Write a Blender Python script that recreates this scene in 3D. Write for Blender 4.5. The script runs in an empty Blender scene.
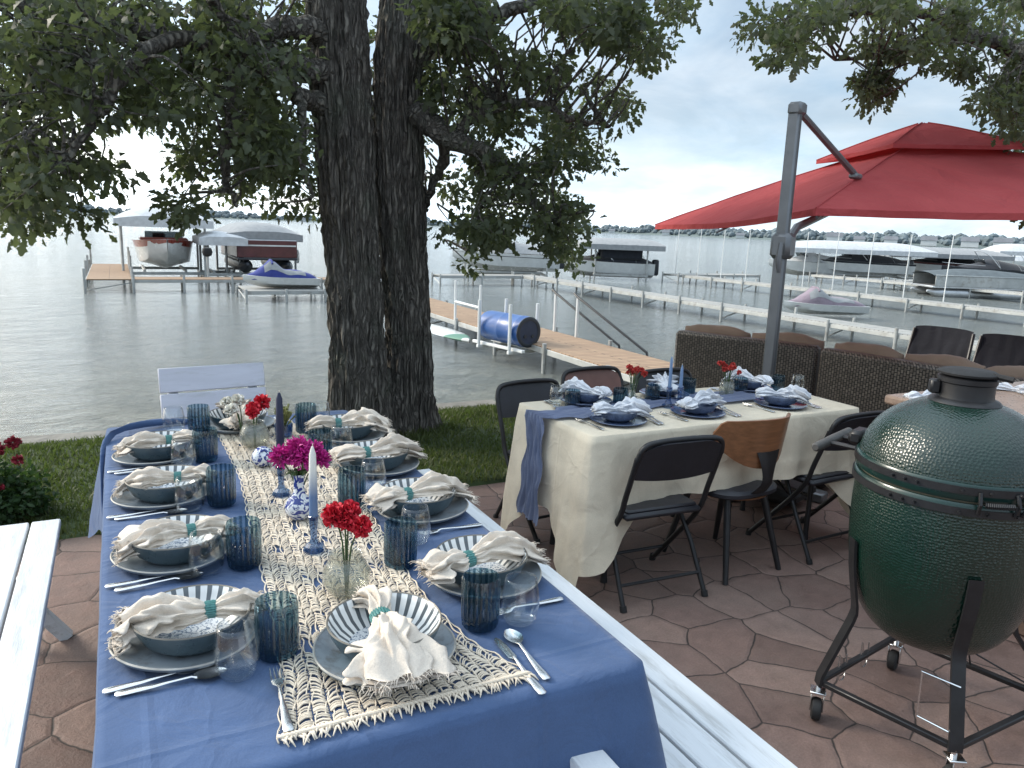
import bpy, bmesh, math, random
import numpy as np
from mathutils import Vector, Matrix, noise
random.seed(7); np.random.seed(7)
R = math.radians
PI = math.pi
scene = bpy.context.scene
COL = scene.collection
H = 1.62                       # eye height above the patio
ZL = -1.2                      # lake level
ZD = -0.7                      # dock deck level

# ---------------------------------------------------------------- camera
FPX = 765.0
def _n(v): return Vector(v).normalized()
def _ray(px, py): return _n((px - 512, 384 - py, -FPX))
_Y = _ray(114, 213)
_h = _ray(1114, 249)
_Z = _h.cross(_Y).normalized()
if _Z.y < 0: _Z = -_Z
_X = _Y.cross(_Z)
def look(px, py):
    r = _ray(px, py); return Vector((r.dot(_X), r.dot(_Y), r.dot(_Z)))
def onz(px, py, z):            # where a sight line meets a level plane
    d = look(px, py); t = (z - H) / d.z
    return Vector((d.x * t, d.y * t, z))
def ony(px, py, Y):            # where it meets the vertical plane y = Y
    d = look(px, py); t = Y / d.y
    return Vector((d.x * t, Y, H + d.z * t))
cam = bpy.data.cameras.new('camera'); camo = bpy.data.objects.new('camera', cam); COL.objects.link(camo)
cam.sensor_width = 36; cam.lens = 36 * FPX / 1024; cam.clip_start = .05; cam.clip_end = 20000
M3 = Matrix((_X, _Y, _Z))      # camera -> world rotation
camo.matrix_world = Matrix.Translation((0, 0, H)) @ M3.to_4x4()
scene.camera = camo

# ---------------------------------------------------------------- mesh builder
class MB:
    def __init__(s): s.v = []; s.f = []
    def add(s, vs, fs, M=None):
        o = len(s.v)
        if M is not None: vs = [M @ Vector(v) for v in vs]
        s.v.extend([tuple(v) for v in vs]); s.f.extend([tuple(i + o for i in f) for f in fs]); return s
    def box(s, c, size, bev=0.0, rot=None):
        hx, hy, hz = [a / 2 for a in size]
        M = Matrix.Translation(c)
        if rot is not None: M = M @ (rot.to_4x4() if isinstance(rot, Matrix) else Matrix.Rotation(rot, 4, 'Z'))
        if bev <= 0:
            vs = [(x * hx, y * hy, z * hz) for x in (-1, 1) for y in (-1, 1) for z in (-1, 1)]
            fs = [(0, 1, 3, 2), (4, 6, 7, 5), (0, 4, 5, 1), (2, 3, 7, 6), (0, 2, 6, 4), (1, 5, 7, 3)]
            return s.add(vs, fs, M)
        b = min(bev, hx * .9, hy * .9, hz * .9)
        vs = []; ix = {}
        for x in (-1, 1):
            for y in (-1, 1):
                for z in (-1, 1):
                    for a in range(3):
                        p = [x * (hx - b), y * (hy - b), z * (hz - b)]
                        p[a] += (x, y, z)[a] * b
                        ix[(x, y, z, a)] = len(vs); vs.append(p)
        fs = []
        for a in range(3):
            for sg in (-1, 1):
                o = [i for i in range(3) if i != a]; q = []
                for (u, w) in ((-1, -1), (1, -1), (1, 1), (-1, 1)):
                    k = [0, 0, 0]; k[a] = sg; k[o[0]] = u; k[o[1]] = w; q.append(ix[(*k, a)])
                fs.append(q)
        for a in range(3):
            o = [i for i in range(3) if i != a]
            for u in (-1, 1):
                for w in (-1, 1):
                    k1 = [0, 0, 0]; k2 = [0, 0, 0]
                    k1[a] = -1; k2[a] = 1
                    for k in (k1, k2): k[o[0]] = u; k[o[1]] = w
                    fs.append([ix[(*k1, o[0])], ix[(*k2, o[0])], ix[(*k2, o[1])], ix[(*k1, o[1])]])
        for x in (-1, 1):
            for y in (-1, 1):
                for z in (-1, 1): fs.append([ix[(x, y, z, a)] for a in range(3)])
        return s.add(vs, fs, M)
    def tube(s, pts, r, n=8, cap=True, sq=None):
        pts = [Vector(p) for p in pts]; m = len(pts)
        rs = list(r) if isinstance(r, (list, tuple)) else [r] * m
        t = []
        for i in range(m):
            d = pts[min(i + 1, m - 1)] - pts[max(i - 1, 0)]
            t.append(d.normalized() if d.length > 1e-9 else Vector((0, 0, 1)))
        u = t[0].orthogonal().normalized()
        if abs(t[0].z) < .99: u = Vector((0, 0, 1)).cross(t[0]).normalized()
        vs = []
        for i in range(m):
            u = (u - t[i] * u.dot(t[i]))
            u = u.normalized() if u.length > 1e-6 else t[i].orthogonal().normalized()
            w = t[i].cross(u)
            for k in range(n):
                a = 2 * PI * (k + (.5 if n == 4 else 0)) / n
                ca, sa = math.cos(a) * rs[i], math.sin(a) * rs[i]
                if sq: ca *= sq[0]; sa *= sq[1]
                vs.append(pts[i] + u * ca + w * sa)
        fs = [(i * n + k, i * n + (k + 1) % n, (i + 1) * n + (k + 1) % n, (i + 1) * n + k) for i in range(m - 1) for k in range(n)]
        if cap: fs += [tuple(range(n - 1, -1, -1)), tuple((m - 1) * n + k for k in range(n))]
        return s.add(vs, fs)
    def lathe(s, prof, n=32, c=(0, 0, 0), fn=None):
        vs = []
        for j, (r, z) in enumerate(prof):
            for k in range(n):
                a = 2 * PI * k / n; q = fn(a, j, r, z) if fn else (r, z)
                vs.append((c[0] + q[0] * math.cos(a), c[1] + q[0] * math.sin(a), c[2] + q[1]))
        m = len(prof)
        fs = [(j * n + k, j * n + (k + 1) % n, (j + 1) * n + (k + 1) % n, (j + 1) * n + k) for j in range(m - 1) for k in range(n)]
        return s.add(vs, fs)
    def grid(s, rows, closed=False):
        m = len(rows); n = len(rows[0]); vs = [p for r in rows for p in r]
        fs = [(i * n + k, i * n + (k + 1) % n, (i + 1) * n + (k + 1) % n, (i + 1) * n + k) for i in range(m - 1) for k in range(n if closed else n - 1)]
        return s.add(vs, fs)
    def mesh(s, name, mat, ang=38, fix=True):
        me = bpy.data.meshes.new(name); me.from_pydata(s.v, [], s.f)
        if fix and len(s.v) < 60000:
            bm = bmesh.new(); bm.from_mesh(me)
            bmesh.ops.remove_doubles(bm, verts=bm.verts, dist=1e-6)
            bmesh.ops.recalc_face_normals(bm, faces=bm.faces); bm.to_mesh(me); bm.free()
        me.update()
        if ang: me.shade_smooth(); me.set_sharp_from_angle(angle=R(ang))
        if mat: me.materials.append(mat)
        return me
    def build(s, name, mat, parent=None, ang=38, fix=True, label=None):
        o = bpy.data.objects.new(name, s.mesh(name, mat, ang, fix)); COL.objects.link(o)
        if parent is not None: o.parent = parent
        if label: o['label'] = label
        return o

def tag(o, label, cat, group=None, kind=None):
    o['label'] = label; o['category'] = cat
    if group: o['group'] = group
    if kind: o['kind'] = kind
    return o
def thing(name, label, cat, loc=(0, 0, 0), rz=0.0, group=None):
    o = bpy.data.objects.new(name, None); COL.objects.link(o); o.empty_display_size = .1
    o.location = loc; o.rotation_euler = (0, 0, rz)
    return tag(o, label, cat, group)
def place(o, loc, rz=0.0, rx=0.0, ry=0.0, sc=1.0):
    o.location = loc; o.rotation_euler = (rx, ry, rz); o.scale = (sc, sc, sc); return o
def copy_tree(o, parent=None):
    c = o.copy(); COL.objects.link(c)
    if parent is not None: c.parent = parent
    for ch in list(o.children): copy_tree(ch, c)
    return c
class Kit:
    """first use hands out the thing itself, later uses a copy of it and its parts"""
    def __init__(s, o): s.o = o; s.used = False
    def put(s, label, loc, rz=0.0, sc=1.0, group=None, **kw):
        o = s.o if not s.used else copy_tree(s.o); s.used = True
        place(o, loc, rz, sc=sc, **kw); o['label'] = label
        if group: o['group'] = group
        return o

# ---------------------------------------------------------------- materials
def new_mat(name):
    m = bpy.data.materials.new(name); m.use_nodes = True
    nt = m.node_tree; nt.nodes.clear()
    out = nt.nodes.new('ShaderNodeOutputMaterial')
    return m, nt, out
def N(nt, t, **kw):
    n = nt.nodes.new(t)
    for k, v in kw.items():
        if k in n.inputs: n.inputs[k].default_value = v
        else: setattr(n, k, v)
    return n
def L(nt, a, b): nt.links.new(a, b)
def coords(nt, kind='Object', scale=(1, 1, 1), rnd=True):
    tc = N(nt, 'ShaderNodeTexCoord'); src = tc.outputs[kind]
    if rnd:
        oi = N(nt, 'ShaderNodeObjectInfo'); ml = N(nt, 'ShaderNodeMath', operation='MULTIPLY'); ml.inputs[1].default_value = 37.0
        L(nt, oi.outputs['Random'], ml.inputs[0]); va = N(nt, 'ShaderNodeVectorMath', operation='ADD')
        L(nt, src, va.inputs[0]); L(nt, ml.outputs[0], va.inputs[1]); src = va.outputs[0]
    mp = N(nt, 'ShaderNodeMapping'); mp.inputs['Scale'].default_value = scale
    L(nt, src, mp.inputs['Vector']); return mp.outputs[0]
def ramp(nt, fac, stops):
    r = N(nt, 'ShaderNodeValToRGB'); e = r.color_ramp.elements
    while len(e) < len(stops): e.new(.5)
    for i, (p, c) in enumerate(stops):
        e[i].position = p; e[i].color = (*c, 1) if len(c) == 3 else c
    L(nt, fac, r.inputs[0]); return r.outputs[0]
def mixc(nt, fac, a, b, mode='MIX'):
    m = N(nt, 'ShaderNodeMix', data_type='RGBA', blend_type=mode)
    for s, v in ((m.inputs[0], fac), (m.inputs[6], a), (m.inputs[7], b)):
        if hasattr(v, 'is_linked'): L(nt, v, s)
        elif isinstance(v, (int, float)): s.default_value = v
        else: s.default_value = (*v, 1)
    return m.outputs[2]
def bump(nt, hgt, strength, dist, prev=None):
    b = N(nt, 'ShaderNodeBump'); b.inputs['Strength'].default_value = strength; b.inputs['Distance'].default_value = dist
    L(nt, hgt, b.inputs['Height'])
    if prev is not None: L(nt, prev, b.inputs['Normal'])
    return b.outputs[0]
def noise_t(nt, vec, scale, detail=4, rough=.55, dist=0.0):
    n = N(nt, 'ShaderNodeTexNoise'); n.inputs['Scale'].default_value = scale; n.inputs['Detail'].default_value = detail
    n.inputs['Roughness'].default_value = rough; n.inputs['Distortion'].default_value = dist
    L(nt, vec, n.inputs['Vector']); return n.outputs['Fac']
def clampc(c): return tuple(min(1, max(0, a)) for a in c)
def pm(name, col, rough=.5, metal=0.0, var=.18, vs=6.0, bmp=0.0, bs=80.0, bd=.002, coat=0.0, spec=.5, sheen=0.0, scale=(1, 1, 1), rv=.12, sub=0.0, dirt=None):
    m, nt, out = new_mat(name); p = N(nt, 'ShaderNodeBsdfPrincipled'); L(nt, p.outputs[0], out.inputs[0])
    v = coords(nt, 'Object', scale)
    n1 = noise_t(nt, v, vs, 5)
    c = ramp(nt, n1, [(.25, clampc([a * (1 - var) for a in col])), (.75, clampc([a * (1 + var) for a in col]))])
    if dirt:
        n2 = noise_t(nt, v, dirt[1], 6, .7); k = ramp(nt, n2, [(.52, (0, 0, 0)), (.72, (1, 1, 1))])
        c = mixc(nt, k, c, dirt[0])
    L(nt, c, p.inputs['Base Color'])
    rr = N(nt, 'ShaderNodeMapRange'); rr.inputs['To Min'].default_value = max(.02, rough - rv); rr.inputs['To Max'].default_value = min(1, rough + rv)
    L(nt, noise_t(nt, v, vs * 2.3, 3), rr.inputs['Value']); L(nt, rr.outputs[0], p.inputs['Roughness'])
    p.inputs['Metallic'].default_value = metal; p.inputs['Coat Weight'].default_value = coat
    p.inputs['Specular IOR Level'].default_value = spec; p.inputs['Sheen Weight'].default_value = sheen
    if bmp: L(nt, bump(nt, noise_t(nt, v, bs, 4), bmp, bd), p.inputs['Normal'])
    return m
def cloth_mat(name, col, weave=700.0, wr=.5, var=.12, trans=0.0, crease=False, crinkle=False):
    m, nt, out = new_mat(name); p = N(nt, 'ShaderNodeBsdfPrincipled')
    v = coords(nt, 'Object')
    c = ramp(nt, noise_t(nt, v, 5, 5), [(.3, clampc([a * (1 - var) for a in col])), (.7, clampc([a * (1 + var) for a in col]))])
    fine = noise_t(nt, v, weave * .5, 2)
    c = mixc(nt, .22, c, ramp(nt, fine, [(.3, (.35, .35, .35)), (.7, (1, 1, 1))]), 'MULTIPLY')
    L(nt, c, p.inputs['Base Color']); p.inputs['Roughness'].default_value = .88; p.inputs['Sheen Weight'].default_value = .15
    p.inputs['Specular IOR Level'].default_value = .2
    b1 = bump(nt, noise_t(nt, v, 7, 5, .5, .8), wr, .014)
    if crinkle: b1 = bump(nt, noise_t(nt, coords(nt, 'Object', (1, .35, 1)), 150, 4, .6, .5), .6, .0025, b1)
    if crease:      # irregular creases and the straight lines it was folded along
        vo = N(nt, 'ShaderNodeTexVoronoi', feature='DISTANCE_TO_EDGE'); vo.inputs['Scale'].default_value = 2.3
        wn = N(nt, 'ShaderNodeTexNoise'); wn.inputs['Scale'].default_value = 1.6; wn.inputs['Detail'].default_value = 4; L(nt, v, wn.inputs['Vector'])
        wa = N(nt, 'ShaderNodeVectorMath', operation='MULTIPLY_ADD'); wa.inputs[1].default_value = (.9, .9, .9); L(nt, wn.outputs['Color'], wa.inputs[0]); L(nt, v, wa.inputs[2]); L(nt, wa.outputs[0], vo.inputs['Vector'])
        b1 = bump(nt, ramp(nt, vo.outputs['Distance'], [(.0, (1, 1, 1)), (.035, (.25, .25, .25)), (.12, (0, 0, 0))]), .22, .006, b1)
        tco = N(nt, 'ShaderNodeTexCoord'); sx = N(nt, 'ShaderNodeSeparateXYZ'); L(nt, tco.outputs['Object'], sx.inputs[0])
        for k, per in ((0, .335), (1, .415)):
            dv = N(nt, 'ShaderNodeMath', operation='PINGPONG'); dv.inputs[1].default_value = per / 2; L(nt, sx.outputs[k], dv.inputs[0])
            b1 = bump(nt, ramp(nt, dv.outputs[0], [(0, (1, 1, 1)), (.012, (0, 0, 0))]), .5, .004, b1)
    b2 = bump(nt, fine, .35, .0006, b1); L(nt, b2, p.inputs['Normal'])
    if trans:
        t = N(nt, 'ShaderNodeBsdfTranslucent'); L(nt, c, t.inputs[0]); ms = N(nt, 'ShaderNodeMixShader'); ms.inputs[0].default_value = trans
        L(nt, p.outputs[0], ms.inputs[1]); L(nt, t.outputs[0], ms.inputs[2]); L(nt, ms.outputs[0], out.inputs[0])
    else: L(nt, p.outputs[0], out.inputs[0])
    return m
def glass_mat(name, tint, body=0.0, bodycol=(0, 0, 0), gl=.75, rough=.03, bmp=0.0, bs=40.0):
    m, nt, out = new_mat(name)
    t = N(nt, 'ShaderNodeBsdfTransparent'); t.inputs[0].default_value = (*tint, 1)
    g = N(nt, 'ShaderNodeBsdfGlossy'); g.inputs['Roughness'].default_value = rough; g.inputs['Color'].default_value = (1, 1, 1, 1)
    lw = N(nt, 'ShaderNodeLayerWeight'); lw.inputs['Blend'].default_value = .5
    pw = N(nt, 'ShaderNodeMath', operation='POWER'); pw.inputs[1].default_value = 4.0; L(nt, lw.outputs['Facing'], pw.inputs[0])
    ma = N(nt, 'ShaderNodeMath', operation='MULTIPLY_ADD'); ma.inputs[1].default_value = gl; ma.inputs[2].default_value = .06; L(nt, pw.outputs[0], ma.inputs[0])
    base = t.outputs[0]
    if body:
        d = N(nt, 'ShaderNodeBsdfDiffuse'); d.inputs[0].default_value = (*bodycol, 1)
        mb = N(nt, 'ShaderNodeMixShader'); mb.inputs[0].default_value = body; L(nt, base, mb.inputs[1]); L(nt, d.outputs[0], mb.inputs[2]); base = mb.outputs[0]
    if bmp:
        v = coords(nt, 'Object'); b = bump(nt, noise_t(nt, v, bs, 3), bmp, .004); L(nt, b, g.inputs['Normal']); L(nt, b, lw.inputs['Normal'])
    ms = N(nt, 'ShaderNodeMixShader'); L(nt, ma.outputs[0], ms.inputs[0]); L(nt, base, ms.inputs[1]); L(nt, g.outputs[0], ms.inputs[2])
    L(nt, ms.outputs[0], out.inputs[0]); return m

M = {}
M['white_paint'] = pm('white_paint', (.61, .64, .67), .55, var=.07, vs=4, bmp=.45, bs=30, scale=(9, 1, 9), dirt=((.40, .41, .41), 3.2))
M['white_paint_x'] = pm('white_paint_x', (.57, .575, .64), .55, var=.08, vs=4, bmp=.25, bs=30, scale=(1, 6, 6), dirt=((.45, .46, .48), 5))
M['blue_cloth'] = cloth_mat('blue_cloth', (.060, .105, .215), wr=.9, crease=True)
M['cream_cloth'] = cloth_mat('cream_cloth', (.77, .675, .525), wr=.7, trans=.12, crease=True)
M['gauze'] = cloth_mat('gauze', (.18, .215, .33), wr=.9, trans=.25)
M['napkin'] = cloth_mat('napkin', (.78, .69, .59), wr=.8, trans=.12, crinkle=True)
M['white_napkin'] = cloth_mat('white_napkin', (.77, .785, .83), wr=.8, trans=.12, crinkle=True)
M['cord'] = cloth_mat('cord', (.72, .63, .51), wr=.4, var=.2)
M['stoneware'] = pm('stoneware', (.27, .31, .345), .32, var=.22, vs=14, bmp=.08, bs=60, spec=.5, dirt=((.16, .15, .14), 22))
M['navy_plate'] = pm('navy_plate', (.055, .085, .17), .18, var=.25, vs=20, coat=.3)
M['teal'] = pm('teal', (.065, .20, .19), .3, var=.2, vs=60)
M['steel'] = pm('steel', (.68, .68, .68), .24, 1.0, var=.08, vs=20, rv=.06)
M['dark_steel'] = pm('dark_steel', (.018, .018, .02), .40, .2, var=.3, vs=20)
M['black_vinyl'] = pm('black_vinyl', (.017, .018, .024), .45, var=.25, vs=12, bmp=.2, bs=180)
M['brown_vinyl'] = pm('brown_vinyl', (.15, .07, .055), .45, var=.2, vs=12, bmp=.2, bs=180)
M['black_rubber'] = pm('black_rubber', (.012, .012, .013), .7, var=.3, vs=20)
M['grey_metal'] = pm('grey_metal', (.17, .175, .185), .42, .55, var=.12, vs=8, rv=.1)
M['alu'] = pm('alu', (.55, .56, .57), .38, .8, var=.15, vs=4)
M['galv'] = pm('galv', (.42, .43, .42), .5, .3, var=.2, vs=2, dirt=((.25, .23, .2), 3))
M['white_pipe'] = pm('white_pipe', (.72, .73, .72), .45, var=.08, vs=2)
M['navy_glaze'] = pm('navy_glaze', (.012, .022, .075), .16, var=.3, vs=30, coat=.3)
M['navy_wax'] = pm('navy_wax', (.012, .018, .05), .45, var=.15, vs=20)
M['blue_wax'] = pm('blue_wax', (.16, .25, .42), .4, var=.12, vs=12)
M['stem'] = pm('stem', (.05, .09, .03), .6, var=.3, vs=20)
M['red_petal'] = pm('red_petal', (.56, .016, .035), .6, var=.35, vs=40)
M['coral_petal'] = pm('coral_petal', (.50, .05, .04), .6, var=.35, vs=40)
M['magenta_petal'] = pm('magenta_petal', (.48, .018, .23), .6, var=.4, vs=40)
M['white_petal'] = pm('white_petal', (.74, .72, .64), .6, var=.12, vs=40)
M['crimson_petal'] = pm('crimson_petal', (.24, .014, .03), .65, var=.4, vs=30)
def tumbler_mat(ribs=18, hgt=.118):
    m = glass_mat('tumbler', (.56, .70, .78), .10, (.025, .06, .085), gl=.8, rough=.05); nt = m.node_tree
    t = [n for n in nt.nodes if n.type == 'BSDF_TRANSPARENT'][0]
    tc = N(nt, 'ShaderNodeTexCoord'); sx = N(nt, 'ShaderNodeSeparateXYZ'); L(nt, tc.outputs['Object'], sx.inputs[0])
    an = N(nt, 'ShaderNodeMath', operation='ARCTAN2'); L(nt, sx.outputs[1], an.inputs[0]); L(nt, sx.outputs[0], an.inputs[1])
    mu = N(nt, 'ShaderNodeMath', operation='MULTIPLY'); mu.inputs[1].default_value = ribs; L(nt, an.outputs[0], mu.inputs[0])
    si = N(nt, 'ShaderNodeMath', operation='COSINE'); L(nt, mu.outputs[0], si.inputs[0])
    mr = N(nt, 'ShaderNodeMapRange'); mr.inputs['From Min'].default_value = -1; L(nt, si.outputs[0], mr.inputs['Value'])
    rib_tint = ramp(nt, mr.outputs[0], [(.15, (.40, .55, .62)), (.75, (.80, .89, .92))])      # rib and foot shading put into the tint, darker where glass is thicker
    mz = N(nt, 'ShaderNodeMapRange'); mz.inputs['From Max'].default_value = hgt; L(nt, sx.outputs[2], mz.inputs['Value'])
    foot = ramp(nt, mz.outputs[0], [(.05, (.46, .60, .70)), (.75, (1, 1, 1))])
    L(nt, mixc(nt, 1.0, rib_tint, foot, 'MULTIPLY'), t.inputs[0]); return m
M['tumbler'] = tumbler_mat()
M['clear_glass'] = glass_mat('clear_glass', (.955, .968, .97), gl=1.0)
M['pebbled_glass'] = glass_mat('pebbled_glass', (.90, .91, .88), .10, (.5, .5, .45), gl=.8, rough=.08, bmp=.8, bs=90)
M['blue_glass'] = glass_mat('blue_glass', (.45, .58, .78), .15, (.03, .07, .16), gl=.8, rough=.06)
M['granite'] = pm('granite', (.34, .235, .175), .3, var=.25, vs=28, bmp=.05, bs=90, dirt=((.2, .14, .11), 16))
M['red_fabric'] = None

def bark_mat(name='bark', sc=(34, 34, 3.6)):
    m, nt, out = new_mat(name); p = N(nt, 'ShaderNodeBsdfPrincipled'); L(nt, p.outputs[0], out.inputs[0])
    v0 = coords(nt, 'Object', (1, 1, 1), False)
    wn = N(nt, 'ShaderNodeTexNoise'); wn.inputs['Scale'].default_value = 7; wn.inputs['Detail'].default_value = 4; L(nt, v0, wn.inputs['Vector'])
    wa = N(nt, 'ShaderNodeVectorMath', operation='MULTIPLY_ADD'); wa.inputs[1].default_value = (.055, .055, .20); L(nt, wn.outputs['Color'], wa.inputs[0]); L(nt, v0, wa.inputs[2])
    mp = N(nt, 'ShaderNodeMapping'); mp.inputs['Scale'].default_value = sc; L(nt, wa.outputs[0], mp.inputs['Vector'])
    vo = N(nt, 'ShaderNodeTexVoronoi', feature='DISTANCE_TO_EDGE'); vo.inputs['Scale'].default_value = 1.0; L(nt, mp.outputs[0], vo.inputs['Vector'])
    v2 = coords(nt, 'Object', (30, 30, 9), False); n2 = noise_t(nt, v2, 1.4, 6, .7)
    hs = N(nt, 'ShaderNodeMath', operation='MULTIPLY_ADD'); hs.inputs[1].default_value = .28; L(nt, n2, hs.inputs[0]); L(nt, vo.outputs['Distance'], hs.inputs[2])
    hgt = ramp(nt, hs.outputs[0], [(.12, (0, 0, 0)), (.42, (1, 1, 1))])
    c = ramp(nt, hs.outputs[0], [(.10, (.060, .054, .048)), (.26, (.135, .123, .108)), (.52, (.215, .198, .173))])
    k = ramp(nt, noise_t(nt, v0, 4, 5), [(.52, (0, 0, 0)), (.78, (.8, .8, .8))]); c = mixc(nt, k, c, (.125, .135, .105), 'MIX')
    L(nt, c, p.inputs['Base Color']); p.inputs['Roughness'].default_value = .93
    b = bump(nt, hgt, 1.0, .022); L(nt, bump(nt, n2, .6, .006, b), p.inputs['Normal']); return m
M['bark'] = bark_mat(); M['limb_bark'] = bark_mat('limb_bark', (22, 22, 22))
def leaf_mat(name, a, b, tr):
    m, nt, out = new_mat(name); p = N(nt, 'ShaderNodeBsdfPrincipled')
    v = coords(nt, 'Object', rnd=False)
    c = ramp(nt, noise_t(nt, v, 1.7, 3), [(.3, a), (.7, b)])
    c2 = mixc(nt, .45, c, ramp(nt, noise_t(nt, v, 23, 2), [(.3, (.45, .45, .45)), (.7, (1, 1, 1))]), 'MULTIPLY')
    L(nt, c2, p.inputs['Base Color']); p.inputs['Roughness'].default_value = .5; p.inputs['Specular IOR Level'].default_value = .35
    t = N(nt, 'ShaderNodeBsdfTranslucent'); t.inputs[0].default_value = (*tr, 1)
    ms = N(nt, 'ShaderNodeMixShader'); ms.inputs[0].default_value = .42; L(nt, p.outputs[0], ms.inputs[1]); L(nt, t.outputs[0], ms.inputs[2]); L(nt, ms.outputs[0], out.inputs[0]); return m
M['oak_leaf'] = leaf_mat('oak_leaf', (.048, .060, .040), (.105, .125, .070), (.15, .19, .07))
M['bush_leaf'] = leaf_mat('bush_leaf', (.018, .05, .018), (.04, .085, .03), (.05, .10, .02))
M['grass_blade'] = leaf_mat('grass_blade', (.065, .092, .028), (.155, .165, .062), (.10, .15, .03))
def wicker_mat():
    m, nt, out = new_mat('wicker'); p = N(nt, 'ShaderNodeBsdfPrincipled'); L(nt, p.outputs[0], out.inputs[0])
    tc = N(nt, 'ShaderNodeTexCoord'); sx = N(nt, 'ShaderNodeSeparateXYZ'); L(nt, tc.outputs['Object'], sx.inputs[0])
    a = N(nt, 'ShaderNodeMath', operation='ADD'); L(nt, sx.outputs[0], a.inputs[0]); L(nt, sx.outputs[1], a.inputs[1])
    cb = N(nt, 'ShaderNodeCombineXYZ'); L(nt, sx.outputs[2], cb.inputs[0]); L(nt, a.outputs[0], cb.inputs[1])
    br = N(nt, 'ShaderNodeTexBrick'); L(nt, cb.outputs[0], br.inputs['Vector'])
    br.inputs['Color1'].default_value = (.14, .115, .092, 1); br.inputs['Color2'].default_value = (.075, .060, .048, 1); br.inputs['Mortar'].default_value = (.008, .007, .006, 1)
    br.inputs['Scale'].default_value = 1.0; br.inputs['Brick Width'].default_value = .030; br.inputs['Row Height'].default_value = .021
    br.inputs['Mortar Size'].default_value = .0035; br.inputs['Mortar Smooth'].default_value = .6
    L(nt, br.outputs['Color'], p.inputs['Base Color']); p.inputs['Roughness'].default_value = .5
    iv = N(nt, 'ShaderNodeMath', operation='SUBTRACT'); iv.inputs[0].default_value = 1; L(nt, br.outputs['Fac'], iv.inputs[1])
    L(nt, bump(nt, iv.outputs[0], 1.0, .008), p.inputs['Normal']); return m
M['wicker'] = wicker_mat()
M['cushion'] = cloth_mat('cushion', (.20, .140, .103), wr=.5)
M['sling'] = cloth_mat('sling', (.020, .022, .030), wr=.7)
M['plywood'] = pm('plywood', (.23, .10, .045), .35, var=.3, vs=5, scale=(1.2, 10, 14), coat=.15)
def egg_mat():
    m, nt, out = new_mat('egg_green'); p = N(nt, 'ShaderNodeBsdfPrincipled'); L(nt, p.outputs[0], out.inputs[0])
    v = coords(nt, 'Object', rnd=False)
    vo = N(nt, 'ShaderNodeTexVoronoi'); vo.inputs['Scale'].default_value = 112; vo.inputs['Randomness'].default_value = .5; L(nt, v, vo.inputs['Vector'])
    c = ramp(nt, noise_t(nt, v, 5, 4), [(.3, (.0026, .015, .010)), (.7, (.0052, .025, .017))])
    L(nt, c, p.inputs['Base Color']); p.inputs['Roughness'].default_value = .24; p.inputs['Coat Weight'].default_value = .4; p.inputs['Coat Roughness'].default_value = .15
    L(nt, bump(nt, vo.outputs['Distance'], .6, .004), p.inputs['Normal']); L(nt, bump(nt, vo.outputs['Distance'], .35, .004), p.inputs['Coat Normal']); return m
M['egg'] = egg_mat()
M['egg_rim'] = pm('egg_rim', (.006, .028, .024), .3, var=.2, coat=.3)
def red_mat():
    m, nt, out = new_mat('red_fabric'); p = N(nt, 'ShaderNodeBsdfPrincipled'); v = coords(nt, 'Object', rnd=False)
    c = ramp(nt, noise_t(nt, v, 3, 5), [(.3, (.47, .082, .088)), (.7, (.56, .108, .112))]); L(nt, c, p.inputs['Base Color'])
    p.inputs['Roughness'].default_value = .85; p.inputs['Specular IOR Level'].default_value = .2
    L(nt, bump(nt, noise_t(nt, v, 3.2, 5, .55, .9), .8, .06), p.inputs['Normal'])
    t = N(nt, 'ShaderNodeBsdfTranslucent'); t.inputs[0].default_value = (.5, .06, .065, 1)
    ms = N(nt, 'ShaderNodeMixShader'); ms.inputs[0].default_value = .35; L(nt, p.outputs[0], ms.inputs[1]); L(nt, t.outputs[0], ms.inputs[2]); L(nt, ms.outputs[0], out.inputs[0]); return m
M['red_fabric'] = red_mat()
def plank_mat(name, a, b, w):
    m, nt, out = new_mat(name); p = N(nt, 'ShaderNodeBsdfPrincipled'); L(nt, p.outputs[0], out.inputs[0])
    v = coords(nt, 'Object', rnd=False); br = N(nt, 'ShaderNodeTexBrick'); L(nt, v, br.inputs['Vector'])
    br.inputs['Color1'].default_value = (*a, 1); br.inputs['Color2'].default_value = (*b, 1); br.inputs['Mortar'].default_value = (a[0] * .25, a[1] * .25, a[2] * .25, 1)
    br.inputs['Scale'].default_value = 1; br.inputs['Brick Width'].default_value = 3.0; br.inputs['Row Height'].default_value = w; br.inputs['Mortar Size'].default_value = .012
    c = mixc(nt, .5, br.outputs['Color'], ramp(nt, noise_t(nt, v, 4, 5), [(.3, (.55, .55, .55)), (.7, (1, 1, 1))]), 'MULTIPLY')
    L(nt, c, p.inputs['Base Color']); p.inputs['Roughness'].default_value = .8; return m
M['tan_deck'] = plank_mat('tan_deck', (.40, .27, .17), (.34, .22, .14), .14)
M['grey_deck'] = plank_mat('grey_deck', (.43, .42, .39), (.36, .355, .335), .14)
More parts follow.
